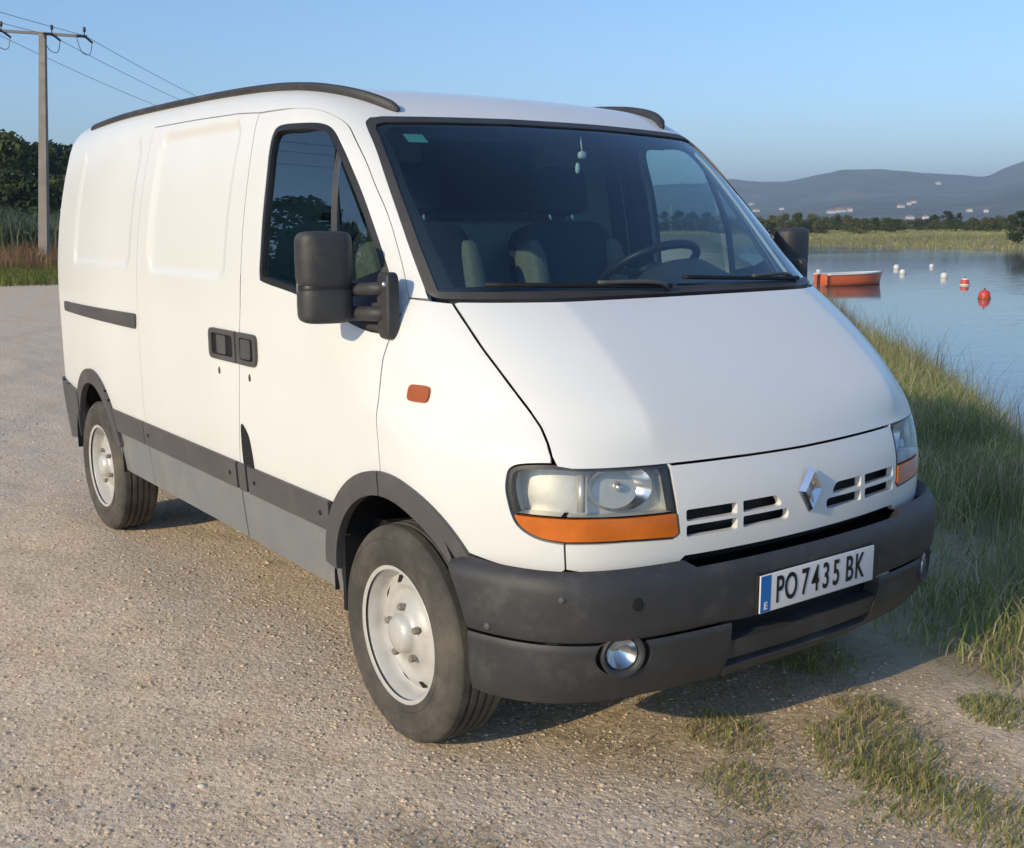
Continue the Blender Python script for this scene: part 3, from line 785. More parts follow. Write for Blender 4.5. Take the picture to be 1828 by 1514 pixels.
# --- cabin
cab = empty('cabin', (0, 0, 0)); cab.parent = van
bk = solve('theta', np.array([(-1.16, t) for t in np.linspace(-.75, math.pi/2, 30)])); bk = bk*[1, .97, 1]-[0, 0, .02]
bk = np.concatenate([bk, (bk*[1, -1, 1])[::-1][1:]])
link('bulkhead', bk, [tuple(range(len(bk)))], 'bulk', cab, smooth=False)
box('bulkhead_window', (-1.135, .16, 1.80), (.02, .58, .30), 'black', cab, bevel=.01)
box('bulkhead_ledge', (-1.12, .0, 1.63), (.05, 1.2, .03), 'dash', cab, bevel=.01)
hd_ = solve('theta', np.array([(u, t) for u in np.linspace(-1.15, -.50, 6) for t in np.linspace(.72, math.pi-.72, 15)])); hd_[:, 2] -= .045
link('headliner', hd_, [(i*15+j, i*15+j+1, (i+1)*15+j+1, (i+1)*15+j) for i in range(5) for j in range(14)], 'dash', cab)
box('sun_visor', (-.56, -.40, 1.94), (.16, .46, .02), 'dash', cab, rotm('Y', R(35)), .008)
box('sun_visor', (-.56, .40, 1.94), (.16, .46, .02), 'dash', cab, rotm('Y', R(35)), .008)
# dashboard: lofted block following the windscreen foot
dv = []
for v_ in np.linspace(-.80, .80, 25):
    hmp = .075*math.exp(-((v_-.42)/.19)**4); uf = .20-.28*v_*v_
    dv += [(uf, v_, 1.352), (uf-.18, v_, 1.385+hmp*.5), (uf-.30, v_, 1.395+hmp), (uf-.40, v_, 1.375+hmp), (uf-.44, v_, 1.28), (uf-.40, v_, .95)]
link('dashboard', dv, [(i*6+j, i*6+j+1, (i+1)*6+j+1, (i+1)*6+j) for i in range(24) for j in range(5)], 'dash', cab)
sw = empty('steering_wheel', (0, 0, 0)); sw.parent = cab
Rm = rotm('Y', R(-30)); swc = np.array([-.36, .42, 1.425])
ring = np.array([(.195*math.cos(t), .195*math.sin(t), 0) for t in np.linspace(0, 2*math.pi, 40, endpoint=False)])@Rm.T+swc
v, f = tube(ring, .0165, 8, closed=True); link('wheel_rim', v, f, 'rubber', sw)
for a in (90, 270, 180):
    e = np.array([.19*math.cos(R(a)), .19*math.sin(R(a)), 0])@Rm.T+swc; v, f = tube([swc-[0, 0, .02], e], .016, 6); link('spoke', v, f, 'rubber', sw)
sup('wheel_hub', swc-np.array([0, 0, .02]), (.13, .13, .06), 'rubber', sw, .6, .8, Rm)
for v_, dbl in ((.42, 0), (-.33, 0)):
    se = empty('seat', (0, 0, 0)); se.parent = cab
    sup('seat_cushion', (-.62, v_, .98), (.52, .52, .18), 'cloth', se, .35, .35)
    sup('backrest', (-.86, v_, 1.30), (.17, .50, .62), 'cloth', se, .35, .3, rotm('Y', R(-14)))
    for q in (-1, 1): sup('side_bolster', (-.80, v_+q*.215, 1.27), (.16, .085, .54), 'clothl', se, .5, .5, rotm('Y', R(-14)))
    sup('headrest', (-.93, v_, 1.735), (.11, .27, .20), 'cloth', se, .45, .45, rotm('Y', R(-10)))
    for q in (-.06, .06):
        v, f = tube([(-.90, v_+q, 1.58), (-.93, v_+q, 1.70)], .007, 6); link('headrest_post', v, f, 'silver', se)
for v_ in (-.30,):
    pass
# rear-view mirror ornament and a white cup on the bulkhead shelf
v, f = tube([(-.40, .10, 1.915), (-.39, .10, 1.86)], .003, 6); link('pendant_cord', v, f, 'white', cab)
sup('pendant', (-.39, .10, 1.848), (.025, .035, .03), 'white', cab, .8, .8)
sup('pendant_charm', (-.385, .075, 1.80), (.015, .018, .04), 'white', cab, .8, .8)
box('cabin_floor', (-.5, 0, .62), (1.3, 1.7, .04), 'black', cab)
for s in (1, -1):
    o = sup('door_trim', (-.62, -.912*s, 1.03), (.80, .04, .46), 'dash', fdoor if s > 0 else fdoor_l, .2, .2)
# =================================================================== TERRAIN
WATER = -1.3
def vnoise(x, y, s, seed=0):
    """smooth value noise on a lattice"""
    x = np.asarray(x, float)/s+seed*17.31; y = np.asarray(y, float)/s-seed*9.17
    xi, yi = np.floor(x), np.floor(y); fx, fy = x-xi, y-yi; fx = fx*fx*(3-2*fx); fy = fy*fy*(3-2*fy)
    def h(a, b): t = np.sin(a*127.1+b*311.7+seed*74.7)*43758.5453; return t-np.floor(t)
    return (h(xi, yi)*(1-fx)+h(xi+1, yi)*fx)*(1-fy)+(h(xi, yi+1)*(1-fx)+h(xi+1, yi+1)*fx)*fy
def shore(u, v): return (u+v-4.3)/1.414+.5*(vnoise(u, v, 2.3, 3)-.5)+.9*(vnoise(u, v, 7., 4)-.5)
def farw(u, v): return .25*u+.968*v-87.4+5*(vnoise(u, v, 30., 5)-.5)+2*(vnoise(u, v, 9., 6)-.5)
def Hh(u, v):
    w1 = shore(u, v); drop = 2.4*sstep(-.35, 2.3, w1)
    rise = sstep(-4, 3, farw(u, v))*1.25+sstep(3, 70, farw(u, v))*1.15
    h = -drop+np.minimum(rise, drop)
    near = (.012*(vnoise(u, v, .35, 1)-.5)+.03*(vnoise(u, v, 1.3, 2)-.5)+.010*(vnoise(u, v, .12, 8)-.5))
    wheels = np.exp(-((np.abs(v)-.86)/.25)**2)*(sstep(-3.9, -3.4, u)-sstep(.3, .8, u))
    fade = 1-sstep(8, 30, np.hypot(u, v))
    rut = -.02*np.exp(-((v+6-.18*u)/.8)**2)*sstep(-2, -8, u)
    return h+near*fade*(1-.8*wheels)+rut
def graded(c0, c1, step, lim, grow=1.045):
    a = list(np.arange(c0, c1+1e-9, step)); s = step; x = a[-1]
    while x < lim: s *= grow; x += s; a.append(x)
    s = step; x = a[0]; b = []
    while x > -lim: s *= grow; x -= s; b.append(x)
    return np.array(b[::-1]+a)
gx, gy = graded(-3.6, 2.2, .035, 6000), graded(-2.8, 2.4, .035, 6000)
U, V_ = np.meshgrid(gx, gy, indexing='ij'); Z = Hh(U, V_)
nx, ny = U.shape; gv = np.stack([U, V_, Z], -1).reshape(-1, 3)
ii, jj = np.meshgrid(np.arange(nx-1), np.arange(ny-1), indexing='ij'); k = (ii*ny+jj).ravel()
gf = np.stack([k, k+ny, k+ny+1, k+1], 1)
me = bpy.data.meshes.new('ground'); me.vertices.add(len(gv)); me.vertices.foreach_set('co', gv.ravel())
me.loops.add(gf.size); me.polygons.add(len(gf)); me.loops.foreach_set('vertex_index', gf.ravel().astype(np.int32))
me.polygons.foreach_set('loop_start', np.arange(0, gf.size, 4, dtype=np.int32)); me.update(); me.validate()
me.shade_smooth()
# how much the ground is soil under grass rather than gravel
def grassy(u, v):
    a = sstep(-2.3, -.9, (u+v-4.1)/1.414+1.3*(vnoise(u, v, .8, 11)-.5))
    b = sstep(-31, -35, u+.35*(v-5)+3*(vnoise(u, v, 6, 12)-.5))
    return np.clip(np.maximum(a, b), 0, 1)
def scruff(u, v):
    return np.clip(sstep(-3.6, -1.9, (u+v-4.1)/1.414+1.6*(vnoise(u, v, .7, 13)-.5))*sstep(.30, .62, vnoise(u, v, .5, 14)), 0, 1)
at = me.color_attributes.new('zone', 'FLOAT_COLOR', 'POINT')
zc = np.ones((len(gv), 4)); zc[:, 0] = grassy(gv[:, 0], gv[:, 1]); zc[:, 1] = scruff(gv[:, 0], gv[:, 1]); zc[:, 2] = sstep(20, 60, farw(gv[:, 0], gv[:, 1])); at.data.foreach_set('color', zc.ravel())
mt, nt, b = newmat('gravel_and_soil'); L = nt.links.new
tc = N(nt, 'ShaderNodeTexCoord'); za = N(nt, 'ShaderNodeVertexColor', layer_name='zone'); sx = N(nt, 'ShaderNodeSeparateColor'); L(za.outputs['Color'], sx.inputs[0])
def noise(sc, det=6., ro=.6):
    n = N(nt, 'ShaderNodeTexNoise', i_Scale=sc, i_Detail=det, i_Roughness=ro); L(tc.outputs['Object'], n.inputs['Vector']); return n
big = noise(.55, 5.); mid = noise(3.2, 6., .65); fine = noise(38., 8., .75)
vor = N(nt, 'ShaderNodeTexVoronoi', i_Scale=62.); L(tc.outputs['Object'], vor.inputs['Vector'])
vor2 = N(nt, 'ShaderNodeTexVoronoi', i_Scale=150.); L(tc.outputs['Object'], vor2.inputs['Vector'])
c_big = ramp(nt, big.outputs['Fac'], [(.32, (.70, .545, .37)), (.5, (.76, .61, .435)), (.68, (.73, .60, .455))])
c_mid = ramp(nt, mid.outputs['Fac'], [(.35, (.70, .525, .34)), (.5, (.77, .62, .45)), (.66, (.72, .62, .50))])
def mixc(f, a, bb, mode='MIX'):
    mx = N(nt, 'ShaderNodeMix', data_type='RGBA', blend_type=mode)
    if isinstance(f, float): mx.inputs['Factor'].default_value = f
    else: L(f, mx.inputs['Factor'])
    for nm, x in (('A', a), ('B', bb)):
        if isinstance(x, tuple): mx.inputs[nm].default_value = (*x, 1)
        else: L(x, mx.inputs[nm])
    return mx.outputs['Result']
col = mixc(.5, c_big.outputs[0], c_mid.outputs[0])
grain = ramp(nt, fine.outputs['Fac'], [(.3, (.66, .62, .58)), (.5, (1, 1, 1)), (.72, (1.2, 1.2, 1.2))])
col = mixc(.75, col, grain.outputs[0], 'MULTIPLY')
stone = ramp(nt, vor.outputs['Color'], [(.15, (.72, .68, .66)), (.5, (1, 1, 1)), (.85, (1.25, 1.2, 1.14))])
col = mixc(.55, col, stone.outputs[0], 'MULTIPLY')
soil = mixc(mid.outputs['Fac'], (.24, .20, .10), (.40, .33, .19))
dry = mixc(fine.outputs['Fac'], (.36, .27, .15), (.52, .41, .25))
col = mixc(sx.outputs[1], col, mixc(.55, col, dry))
col = mixc(sx.outputs[0], col, soil)
fieldn = noise(.06, 4.); field = ramp(nt, fieldn.outputs['Fac'], [(.35, (.34, .33, .10)), (.5, (.46, .41, .16)), (.65, (.28, .30, .09))])
col = mixc(sx.outputs[2], col, field.outputs[0])
L(col, b.inputs['Base Color']); b.inputs['Roughness'].default_value = .95; b.inputs['Specular IOR Level'].default_value = .15
bp = N(nt, 'ShaderNodeBump'); bp.inputs['Strength'].default_value = .55; bp.inputs['Distance'].default_value = .010
hm = N(nt, 'ShaderNodeMath', operation='ADD'); L(fine.outputs['Fac'], hm.inputs[0])
hv = N(nt, 'ShaderNodeMath', operation='MULTIPLY'); L(vor.outputs['Distance'], hv.inputs[0]); hv.inputs[1].default_value = -.55; L(hv.outputs[0], hm.inputs[1])
hm2 = N(nt, 'ShaderNodeMath', operation='ADD'); hv2 = N(nt, 'ShaderNodeMath', operation='MULTIPLY'); L(vor2.outputs['Distance'], hv2.inputs[0]); hv2.inputs[1].default_value = -.25
L(hm.outputs[0], hm2.inputs[0]); L(hv2.outputs[0], hm2.inputs[1]); L(hm2.outputs[0], bp.inputs['Height']); L(bp.outputs[0], b.inputs['Normal'])
me.materials.append(mt); ground = bpy.data.objects.new('ground', me); COL.objects.link(ground); struct(ground)

# --- water
mt, nt, b = newmat('calm_estuary_water'); L = nt.links.new
b.inputs['Base Color'].default_value = (.10, .12, .125, 1); b.inputs['Roughness'].default_value = .06; b.inputs['IOR'].default_value = 1.333
tc = N(nt, 'ShaderNodeTexCoord'); mp = N(nt, 'ShaderNodeMapping'); mp.inputs['Rotation'].default_value = (0, 0, R(35)); mp.inputs['Scale'].default_value = (1, .35, 1); L(tc.outputs['Object'], mp.inputs['Vector'])
n1 = N(nt, 'ShaderNodeTexNoise', i_Scale=1.6, i_Detail=4.); L(mp.outputs[0], n1.inputs['Vector'])
n2 = N(nt, 'ShaderNodeTexNoise', i_Scale=.035, i_Detail=3.); L(mp.outputs[0], n2.inputs['Vector'])
r2 = ramp(nt, n2.outputs['Fac'], [(.42, (.03,)*3), (.58, (.5,)*3)])
bp = N(nt, 'ShaderNodeBump'); bp.inputs['Distance'].default_value = .06; L(n1.outputs['Fac'], bp.inputs['Height']); L(r2.outputs[0], bp.inputs['Strength']); L(bp.outputs[0], b.inputs['Normal'])
def tip(t, s): return
wv = [(-170, 0, WATER), (160, -160, WATER), (420, -100, WATER), (420, 170, WATER), (-170, 190, WATER)]
wv = [(-150, 130, WATER), (-1.0, 3.6, WATER), (60, -58, WATER), (400, -300, WATER), (500, 40, WATER), (-60, 140, WATER)]
water = link('water', wv, [tuple(range(len(wv)))], mt, smooth=False); struct(water)

# =================================================================== VEGETATION
def leafmat(name, trans=.35, rough=.65):
    mt, nt, b = newmat(name); L = nt.links.new
    a = N(nt, 'ShaderNodeVertexColor', layer_name='tint'); L(a.outputs['Color'], b.inputs['Base Color']); b.inputs['Roughness'].default_value = rough; b.inputs['Specular IOR Level'].default_value = .25
    t = N(nt, 'ShaderNodeBsdfTranslucent'); L(a.outputs['Color'], t.inputs['Color'])
    mx = N(nt, 'ShaderNodeMixShader'); mx.inputs[0].default_value = trans; L(b.outputs[0], mx.inputs[1]); L(t.outputs[0], mx.inputs[2])
    L(mx.outputs[0], nt.nodes['Material Output'].inputs['Surface']); return mt
M['blade'] = leafmat('grass_blade', .5); M['leaf'] = leafmat('tree_leaf', .25)
M['bark'] = mat('bark', (.10, .08, .06), .9, var=.3, scale=3, bump=.5, bscale=8)
def tinted(name, V, tris, quads, colors, mt, parent=None, loc=None):
    me = bpy.data.meshes.new(name); V = np.asarray(V, float)
    me.vertices.add(len(V)); me.vertices.foreach_set('co', V.ravel())
    nt_, nq = len(tris), len(quads); lv = np.concatenate([np.asarray(tris).ravel(), np.asarray(quads).ravel()]).astype(np.int32)
    me.loops.add(len(lv)); me.polygons.add(nt_+nq); me.loops.foreach_set('vertex_index', lv)
    st = np.concatenate([np.arange(nt_)*3, nt_*3+np.arange(nq)*4]).astype(np.int32); me.polygons.foreach_set('loop_start', st)
    me.update(); at = me.color_attributes.new('tint', 'FLOAT_COLOR', 'POINT')
    c = np.ones((len(V), 4)); c[:, :3] = colors; at.data.foreach_set('color', c.ravel())
    me.materials.append(M[mt]); o = bpy.data.objects.new(name, me); COL.objects.link(o)
    if parent is not None: o.parent = parent
    if loc is not None: o.location = tuple(map(float, loc))
    return o
def pick(palette, n, jit=.25):
    P = np.array([c for c, w_ in palette]); w_ = np.array([x for c, x in palette], float)
    c = P[rng.choice(len(P), n, p=w_/w_.sum())]; return np.clip(c*(1+jit*(rng.random((n, 1))*2-1)), 0, 1)
def blade_arrays(pos, h, wd, lean, cols, curl=.5):
    n = len(pos); a = rng.random(n)*2*math.pi; d = np.stack([np.cos(a), np.sin(a), np.zeros(n)], 1)
    fa = rng.random(n)*2*math.pi; sd_ = np.stack([np.cos(fa), np.sin(fa), np.zeros(n)], 1)*np.asarray(wd).reshape(-1, 1)/2
    h = np.asarray(h).reshape(-1, 1); lean = np.asarray(lean).reshape(-1, 1); up_v = np.array([0, 0, 1.])
    m1 = pos+up_v*h*.55+d*lean*h*.25; tip_ = pos+up_v*h*(1-curl*lean*.5)+d*lean*h
    V = np.stack([pos-sd_, pos+sd_, m1-sd_*.75, m1+sd_*.75, tip_], 1).reshape(-1, 3)
    b0 = np.arange(n)*5; q = np.stack([b0, b0+1, b0+3, b0+2], 1); t = np.stack([b0+2, b0+3, b0+4], 1)
    return V, t, q, np.repeat(cols, 5, axis=0)
GREEN = [((.25, .32, .09), 3), ((.31, .37, .11), 3), ((.19, .26, .08), 2), ((.42, .40, .17), 2), ((.64, .54, .33), 3.2), ((.48, .38, .24), 1.2)]
DRY = [((.56, .44, .26), 4), ((.46, .35, .19), 2), ((.64, .53, .35), 2), ((.30, .28, .11), 1.2), ((.20, .23, .07), .8)]
def scatter(n, u0, u1, v0, v1, keep):
    out = []; tot = 0
    while tot < n:
        p = np.stack([rng.uniform(u0, u1, n*2), rng.uniform(v0, v1, n*2)], 1); p = p[rng.random(len(p)) < keep(p[:, 0], p[:, 1])]
        out.append(p); tot += len(p)
    p = np.concatenate(out)[:n]; return np.column_stack([p, Hh(p[:, 0], p[:, 1])-.01])
# tall grass on the near bank
def bank_keep(u, v):
    w1 = (u+v-4.1)/1.414+.9*(vnoise(u, v, .8, 11)-.5)
    d = np.hypot(u-2.85, v+2.6)
    return sstep(-2.0, -1.0, w1)*(1-sstep(1.4, 1.9, w1))*np.clip(7./np.maximum(d, 4), 0, 1)**1.1*(.35+.65*sstep(.25, .55, vnoise(u, v, .45, 21)))*np.where((np.abs(v) < 1.0) & (u < .8), 0, 1)
pb = scatter(75000, -20, 4.5, -.4, 26, bank_keep)
ht = (.16+.32*rng.random(len(pb))**1.4)*(.55+.9*vnoise(pb[:, 0], pb[:, 1], 1.1, 22))*(.45+.55*sstep(-1.9, -.6, (pb[:, 0]+pb[:, 1]-4.1)/1.414))
cc = pick(GREEN, len(pb)); br_ = vnoise(pb[:, 0], pb[:, 1], .7, 23)[:, None]; cc = cc*(.75+.5*br_)
strawm = rng.random(len(pb)) < .5*sstep(.45, .7, vnoise(pb[:, 0], pb[:, 1], .9, 24)); cc[strawm] = pick(DRY, strawm.sum()); 
V, t, q, c = blade_arrays(pb, ht, .004+.004*rng.random(len(pb)), .25+.5*rng.random(len(pb)), cc)
struct(tinted('bank_grass', V, t, q, c, 'blade'), 'stuff', 'tall green grass along the bank between the gravel and the water')
# seed stalks standing above it
ps = scatter(900, -12, 3, .8, 18, lambda u, v: sstep(-.9, -.2, (u+v-4.1)/1.414)*(1-sstep(.9, 1.3, (u+v-4.1)/1.414))*sstep(.5, .7, vnoise(u, v, 1.2, 31)))
V, t, q, c = blade_arrays(ps, .45+.4*rng.random(len(ps)), np.full(len(ps), .004), .15+.25*rng.random(len(ps)), pick([((.16, .11, .07), 2), ((.22, .17, .09), 2), ((.09, .08, .04), 1)], len(ps)))
struct(tinted('dry_stalks', V, t, q, c, 'blade'), 'stuff', 'thin dry seed stalks above the bank grass at the water edge')
# short dry grass over the gravel in front of the van
pd = scatter(26000, -.8, 2.3, -2.0, 3.0, lambda u, v: scruff(u, v)*(1-.7*grassy(u, v))+.02)
V, t, q, c = blade_arrays(pd, .012+.04*rng.random(len(pd))**2, .0025+.0025*rng.random(len(pd)), .7+1.4*rng.random(len(pd)), pick(DRY, len(pd)), .4)
struct(tinted('dry_grass', V, t, q, c, 'blade'), 'stuff', 'short dry straw grass matted over the gravel in front of the bumper')
# green tufts rooted in the gravel, one object each
TUFTS = [(1300, 1310, .13, .09, 260, 'small'), (1335, 1405, .13, .08, 260, 'small2'), (1555, 1275, .11, .08, 200, 'small3'), (1560, 1345, .19, .12, 520, 'large'), (1605, 1395, .13, .09, 340, 'large2'), (1720, 1450, .17, .11, 420, 'mid'), (1575, 1450, .08, .06, 120, 'low'), (1440, 1175, .17, .10, 380, 'shade'), (1790, 1280, .13, .10, 420, 'edge'), (1480, 1370, .07, .05, 90, 'low2')]
TL = {'small2': 'small straggly tuft beside bare gravel, farther from the bumper than the half-dry one', 'small3': 'short yellowish tuft at the edge of the van shadow', 'large2': 'trailing end of the thick grass tuft, toward open gravel', 'low2': 'tiny sprig of grass between the two rows of tufts', 'small': 'small half-dry grass tuft in the gravel ahead of the right front wheel', 'large': 'thick bright green grass tuft in the gravel ahead of the number plate', 'mid': 'green grass tuft by itself out in the sunlit gravel far ahead of the bumper', 'low': 'low thin sprig of grass in the bare gravel', 'shade': 'dark grass tuft in the shadow just below the front bumper', 'edge': 'sunlit grass tuft at the edge of the bank grass'}
for x, y, rad, hh, n, kd in TUFTS:
    p0 = on_z(x, y, 0.); rr_ = rad*np.sqrt(rng.random(n)); a = rng.random(n)*6.28
    pp = np.column_stack([rr_*np.cos(a)*1.2, rr_*np.sin(a), np.zeros(n)]); pp[:, 2] = Hh(pp[:, 0]+p0[0], pp[:, 1]+p0[1])-.006
    hs = hh*(.35+.65*rng.random(n))*(1.15-.7*rr_/rad)
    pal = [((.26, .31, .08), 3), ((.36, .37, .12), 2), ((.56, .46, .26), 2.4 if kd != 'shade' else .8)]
    V, t, q, c = blade_arrays(pp, hs, .0032+.003*rng.random(n), .3+.6*rng.random(n), pick(pal, n))
    tag(tinted('grass_tuft', V, t, q, c, 'blade', None, (p0[0], p0[1], 0)), TL[kd], 'grass', 'grass tufts rooted in the gravel')
# loose stones
ico = np.array([(0, 0, 1), (.894, 0, .447), (.276, .851, .447), (-.724, .526, .447), (-.724, -.526, .447), (.276, -.851, .447), (.724, .526, -.447), (-.276, .851, -.447), (-.894, 0, -.447), (-.276, -.851, -.447), (.724, -.526, -.447), (0, 0, -1)])
icf = np.array([(0, 1, 2), (0, 2, 3), (0, 3, 4), (0, 4, 5), (0, 5, 1), (1, 6, 2), (2, 7, 3), (3, 8, 4), (4, 9, 5), (5, 10, 1), (6, 7, 2), (7, 8, 3), (8, 9, 4), (9, 10, 5), (10, 6, 1), (11, 7, 6), (11, 8, 7), (11, 9, 8), (11, 10, 9), (11, 6, 10)])
def stones(name, n, box_, smin, smax, label, keep=lambda u, v: np.ones_like(u)):
    p = scatter(n, *box_, keep); s = smin+(smax-smin)*rng.random(n)**4
    sh = 1+.5*(rng.random((n, 12, 1))-.5); sc = np.stack([.8+.5*rng.random(n), .8+.5*rng.random(n), .5+.3*rng.random(n)], 1)
    a = rng.random(n)*6.28; V = ico[None]*sh*sc[:, None]*s[:, None, None]
    ca, sa = np.cos(a)[:, None], np.sin(a)[:, None]; V = np.stack([V[..., 0]*ca-V[..., 1]*sa, V[..., 0]*sa+V[..., 1]*ca, V[..., 2]], -1)+p[:, None]+[0, 0, .010]
    fc = (icf[None]+np.arange(n)[:, None, None]*12).reshape(-1, 3)
    cl = pick([((.62, .50, .36), 4), ((.56, .46, .35), 3), ((.64, .52, .40), 2), ((.48, .37, .25), 2), ((.68, .60, .50), .2), ((.38, .32, .26), .6)], n, .12)
    return struct(tinted(name, V.reshape(-1, 3), fc, np.zeros((0, 4), int), np.repeat(cl, 12, 0), 'stone'), 'stuff', label)
mt, nt, b = newmat('loose_stone'); a_ = N(nt, 'ShaderNodeVertexColor', layer_name='tint'); nt.links.new(a_.outputs['Color'], b.inputs['Base Color']); b.inputs['Roughness'].default_value = .9; M['stone'] = mt
stones('gravel_stones', 34000, (-2.2, 2.2, -2.6, .8), .002, .0085, 'loose gravel stones scattered over the ground', lambda u, v: np.clip(2.6/np.hypot(u-2.85, v+2.6), .1, 1)**2)
stones('gravel_stones', 9000, (-9, .5, -5, -.2), .004, .012, 'coarser gravel stones along the track beside the van')
# ---------------- trees
def make_tree_mesh(h, spread, seed, palette, nblob=16, per=95, leaf=.34, low=.28, tall=1.0):
    r = np.random.default_rng(seed); blobs = []
    limbs = []
    tr_top = h*.62
    for i in range(nblob):
        t = r.random(); a = r.random()*6.28; zz = h*(low+(1-low)*t*.9)
        prof = math.sin(math.pi*min(1, max(0, (t*.85+.12))))**.7
        rad = spread*prof*(.25+.75*r.random())
        blobs.append((np.array([rad*math.cos(a), rad*math.sin(a), zz]), spread*(.32+.25*r.random())*(.6+.5*prof)))
    blobs.append((np.array([0, 0, h*.9]), spread*.35))
    V, C = [], []
    pal = np.array([c for c, _ in palette])
    for c, br in blobs:
        n = per; d = r.normal(size=(n, 3)); d /= np.linalg.norm(d, axis=1)[:, None]; rr_ = br*(.35+.65*r.random(n)**.5)
        p = c+d*rr_[:, None]*[1, 1, .8*tall]
        x = r.normal(size=(n, 3)); x /= np.linalg.norm(x, axis=1)[:, None]; y = np.cross(d+.6*r.normal(size=(n, 3)), x); y /= np.linalg.norm(y, axis=1)[:, None]
        s = leaf*(.6+.8*r.random((n, 1)))
        V.append(np.stack([p-x*s*.5, p-y*s*.32+x*s*.05, p+x*s*.5, p+y*s*.32-x*s*.05], 1))
        base = pal[r.integers(len(pal))]*(.8+.4*r.random())
        cl = base*(.75+.5*r.random((n, 1))); C.append(np.repeat(np.clip(cl, 0, 1), 4, 0))
    V = np.concatenate(V).reshape(-1, 3); C = np.concatenate(C); q = np.arange(len(V)).reshape(-1, 4)
    crown = tinted('crown', V, np.zeros((0, 3), int), q, C, 'leaf')
    parts = [tube(catmull([(0, 0, -.3), (.03*h*r.normal(), .02*h*r.normal(), h*.3), (.02*h*r.normal(), .03*h*r.normal(), tr_top)], 5), np.linspace(h*.028, h*.010, 11), 7)]
    for c, br in blobs[:9]:
        st = np.array([0, 0, h*(.25+.3*r.random())]); parts.append(tube([st, (st+c)/2+[0, 0, .05*h], c], [h*.012, h*.008, h*.004], 5))
    v, f = merge(parts); trunk = link('trunk', v, f, 'bark')
    cm, tm = crown.data, trunk.data
    bpy.data.objects.remove(crown); bpy.data.objects.remove(trunk)
    return cm, tm
DK = [((.035, .060, .018), 1), ((.050, .075, .022), 1), ((.028, .048, .016), 1)]
MD = [((.070, .095, .026), 1), ((.095, .110, .035), 1), ((.055, .080, .022), 1)]
OL = [((.13, .13, .045), 1), ((.10, .115, .035), 1), ((.15, .135, .06), 1)]
PROTO = {k: [make_tree_mesh(*a) for a in v] for k, v in {
    'dark': [(10, 3.4, 1, DK, 22, 110, .5, .12), (9, 3.2, 2, DK, 20, 110, .5, .15), (10, 2.6, 3, DK, 18, 100, .45, .2, 1.2)],
    'mid': [(8, 3.2, 4, MD, 20, 100, .48, .10), (7, 3.4, 5, MD, 18, 100, .48, .06)],
    'olive': [(6, 3.0, 6, OL, 18, 90, .45, .04), (5, 3.4, 7, OL, 18, 90, .45, .02)]}.items()}
def tree(kind, i, loc, sc, label, group, name='tree'):
    cm, tm = PROTO[kind][i % len(PROTO[kind])]
    t = empty(name, loc, label, 'tree', group, rng.random()*6.28); t.scale = (sc*(.9+.3*rng.random()), sc*(.9+.3*rng.random()), sc)
    for nm, me_ in (('crown', cm), ('trunk', tm)):
        o = bpy.data.objects.new(nm, me_); COL.objects.link(o); o.parent = t
    return t
BASEH = {'dark': [10.5, 9.5, 10.5], 'mid': [8.5, 7.6], 'olive': [6.6, 5.7]}
def tree_px(kind, i, x, ytop, dist, label, group, name='tree'):
    p = at_dist(x, 405, dist); zg = float(Hh(np.array([p[0]]), np.array([p[1]]))[0]); d = ray(x, ytop); zt = CAM[2]+d[2]*dist/np.hypot(d[0], d[1])
    return tree(kind, i, (p[0], p[1], zg-.1), (zt-zg)/BASEH[kind][i % len(BASEH[kind])], label, group, name)
g1 = 'trees along the far shore'
FAR = [(1085, 352, 'dark'), (1102, 338, 'dark'), (1122, 358, 'mid'), (1138, 372, 'mid'), (1165, 376, 'mid'), (1185, 374, 'dark'), (1210, 372, 'mid'), (1235, 374, 'mid'), (1262, 376, 'mid'), (1290, 378, 'olive'), (1320, 380, 'olive'), (1352, 383, 'olive'), (1378, 381, 'olive'), (1400, 378, 'olive'), (1425, 376, 'mid'), (1450, 379, 'olive'), (1473, 384, 'olive'), (1494, 379, 'mid'), (1512, 381, 'olive'), (1538, 388, 'olive'), (1562, 386, 'dark'), (1585, 386, 'mid'), (1610, 390, 'olive'), (1640, 389, 'mid'), (1668, 380, 'dark'), (1690, 373, 'dark'), (1712, 377, 'dark'), (1735, 386, 'olive'), (1758, 385, 'olive'), (1782, 382, 'olive'), (1803, 380, 'mid'), (1822, 370, 'dark'), (1845, 374, 'dark'), (1880, 380, 'mid')]
KL = {'dark': 'dark green tree in the row along the far shore', 'mid': 'mid green bushy tree in the row along the far shore', 'olive': 'low olive-brown bush tree in the row along the far shore'}
for i, (x, yt, kd) in enumerate(FAR):
    if x == 1102: lb = 'tall dark tree on the far shore seen through the driver window'
    elif x == 1690: lb = 'tall rounded dark tree rising above the row on the far shore'
    else: lb = KL[kd]
    tree_px(kd, i, x, yt, (150 if x in (1822, 1845) else 200+90*rng.random()) if x > 1300 else 210+60*rng.random(), lb, g1 if lb == KL[kd] else g1)
for i in range(46):
    x = 1075+i*17.5+rng.uniform(-6, 6); yt = 389+rng.uniform(-4, 6); ds_ = 215+70*rng.random()
    b_ = tree_px('olive' if i % 3 else 'mid', i, x, yt, ds_, 'low rounded bush in the hedge at the foot of the far shore trees', 'bushes at the foot of the far trees', 'bush'); b_['category'] = 'bush'
    b_.scale = (b_.scale[0]*1.7, b_.scale[1]*1.7, b_.scale[2])
g2 = 'trees behind the utility pole'
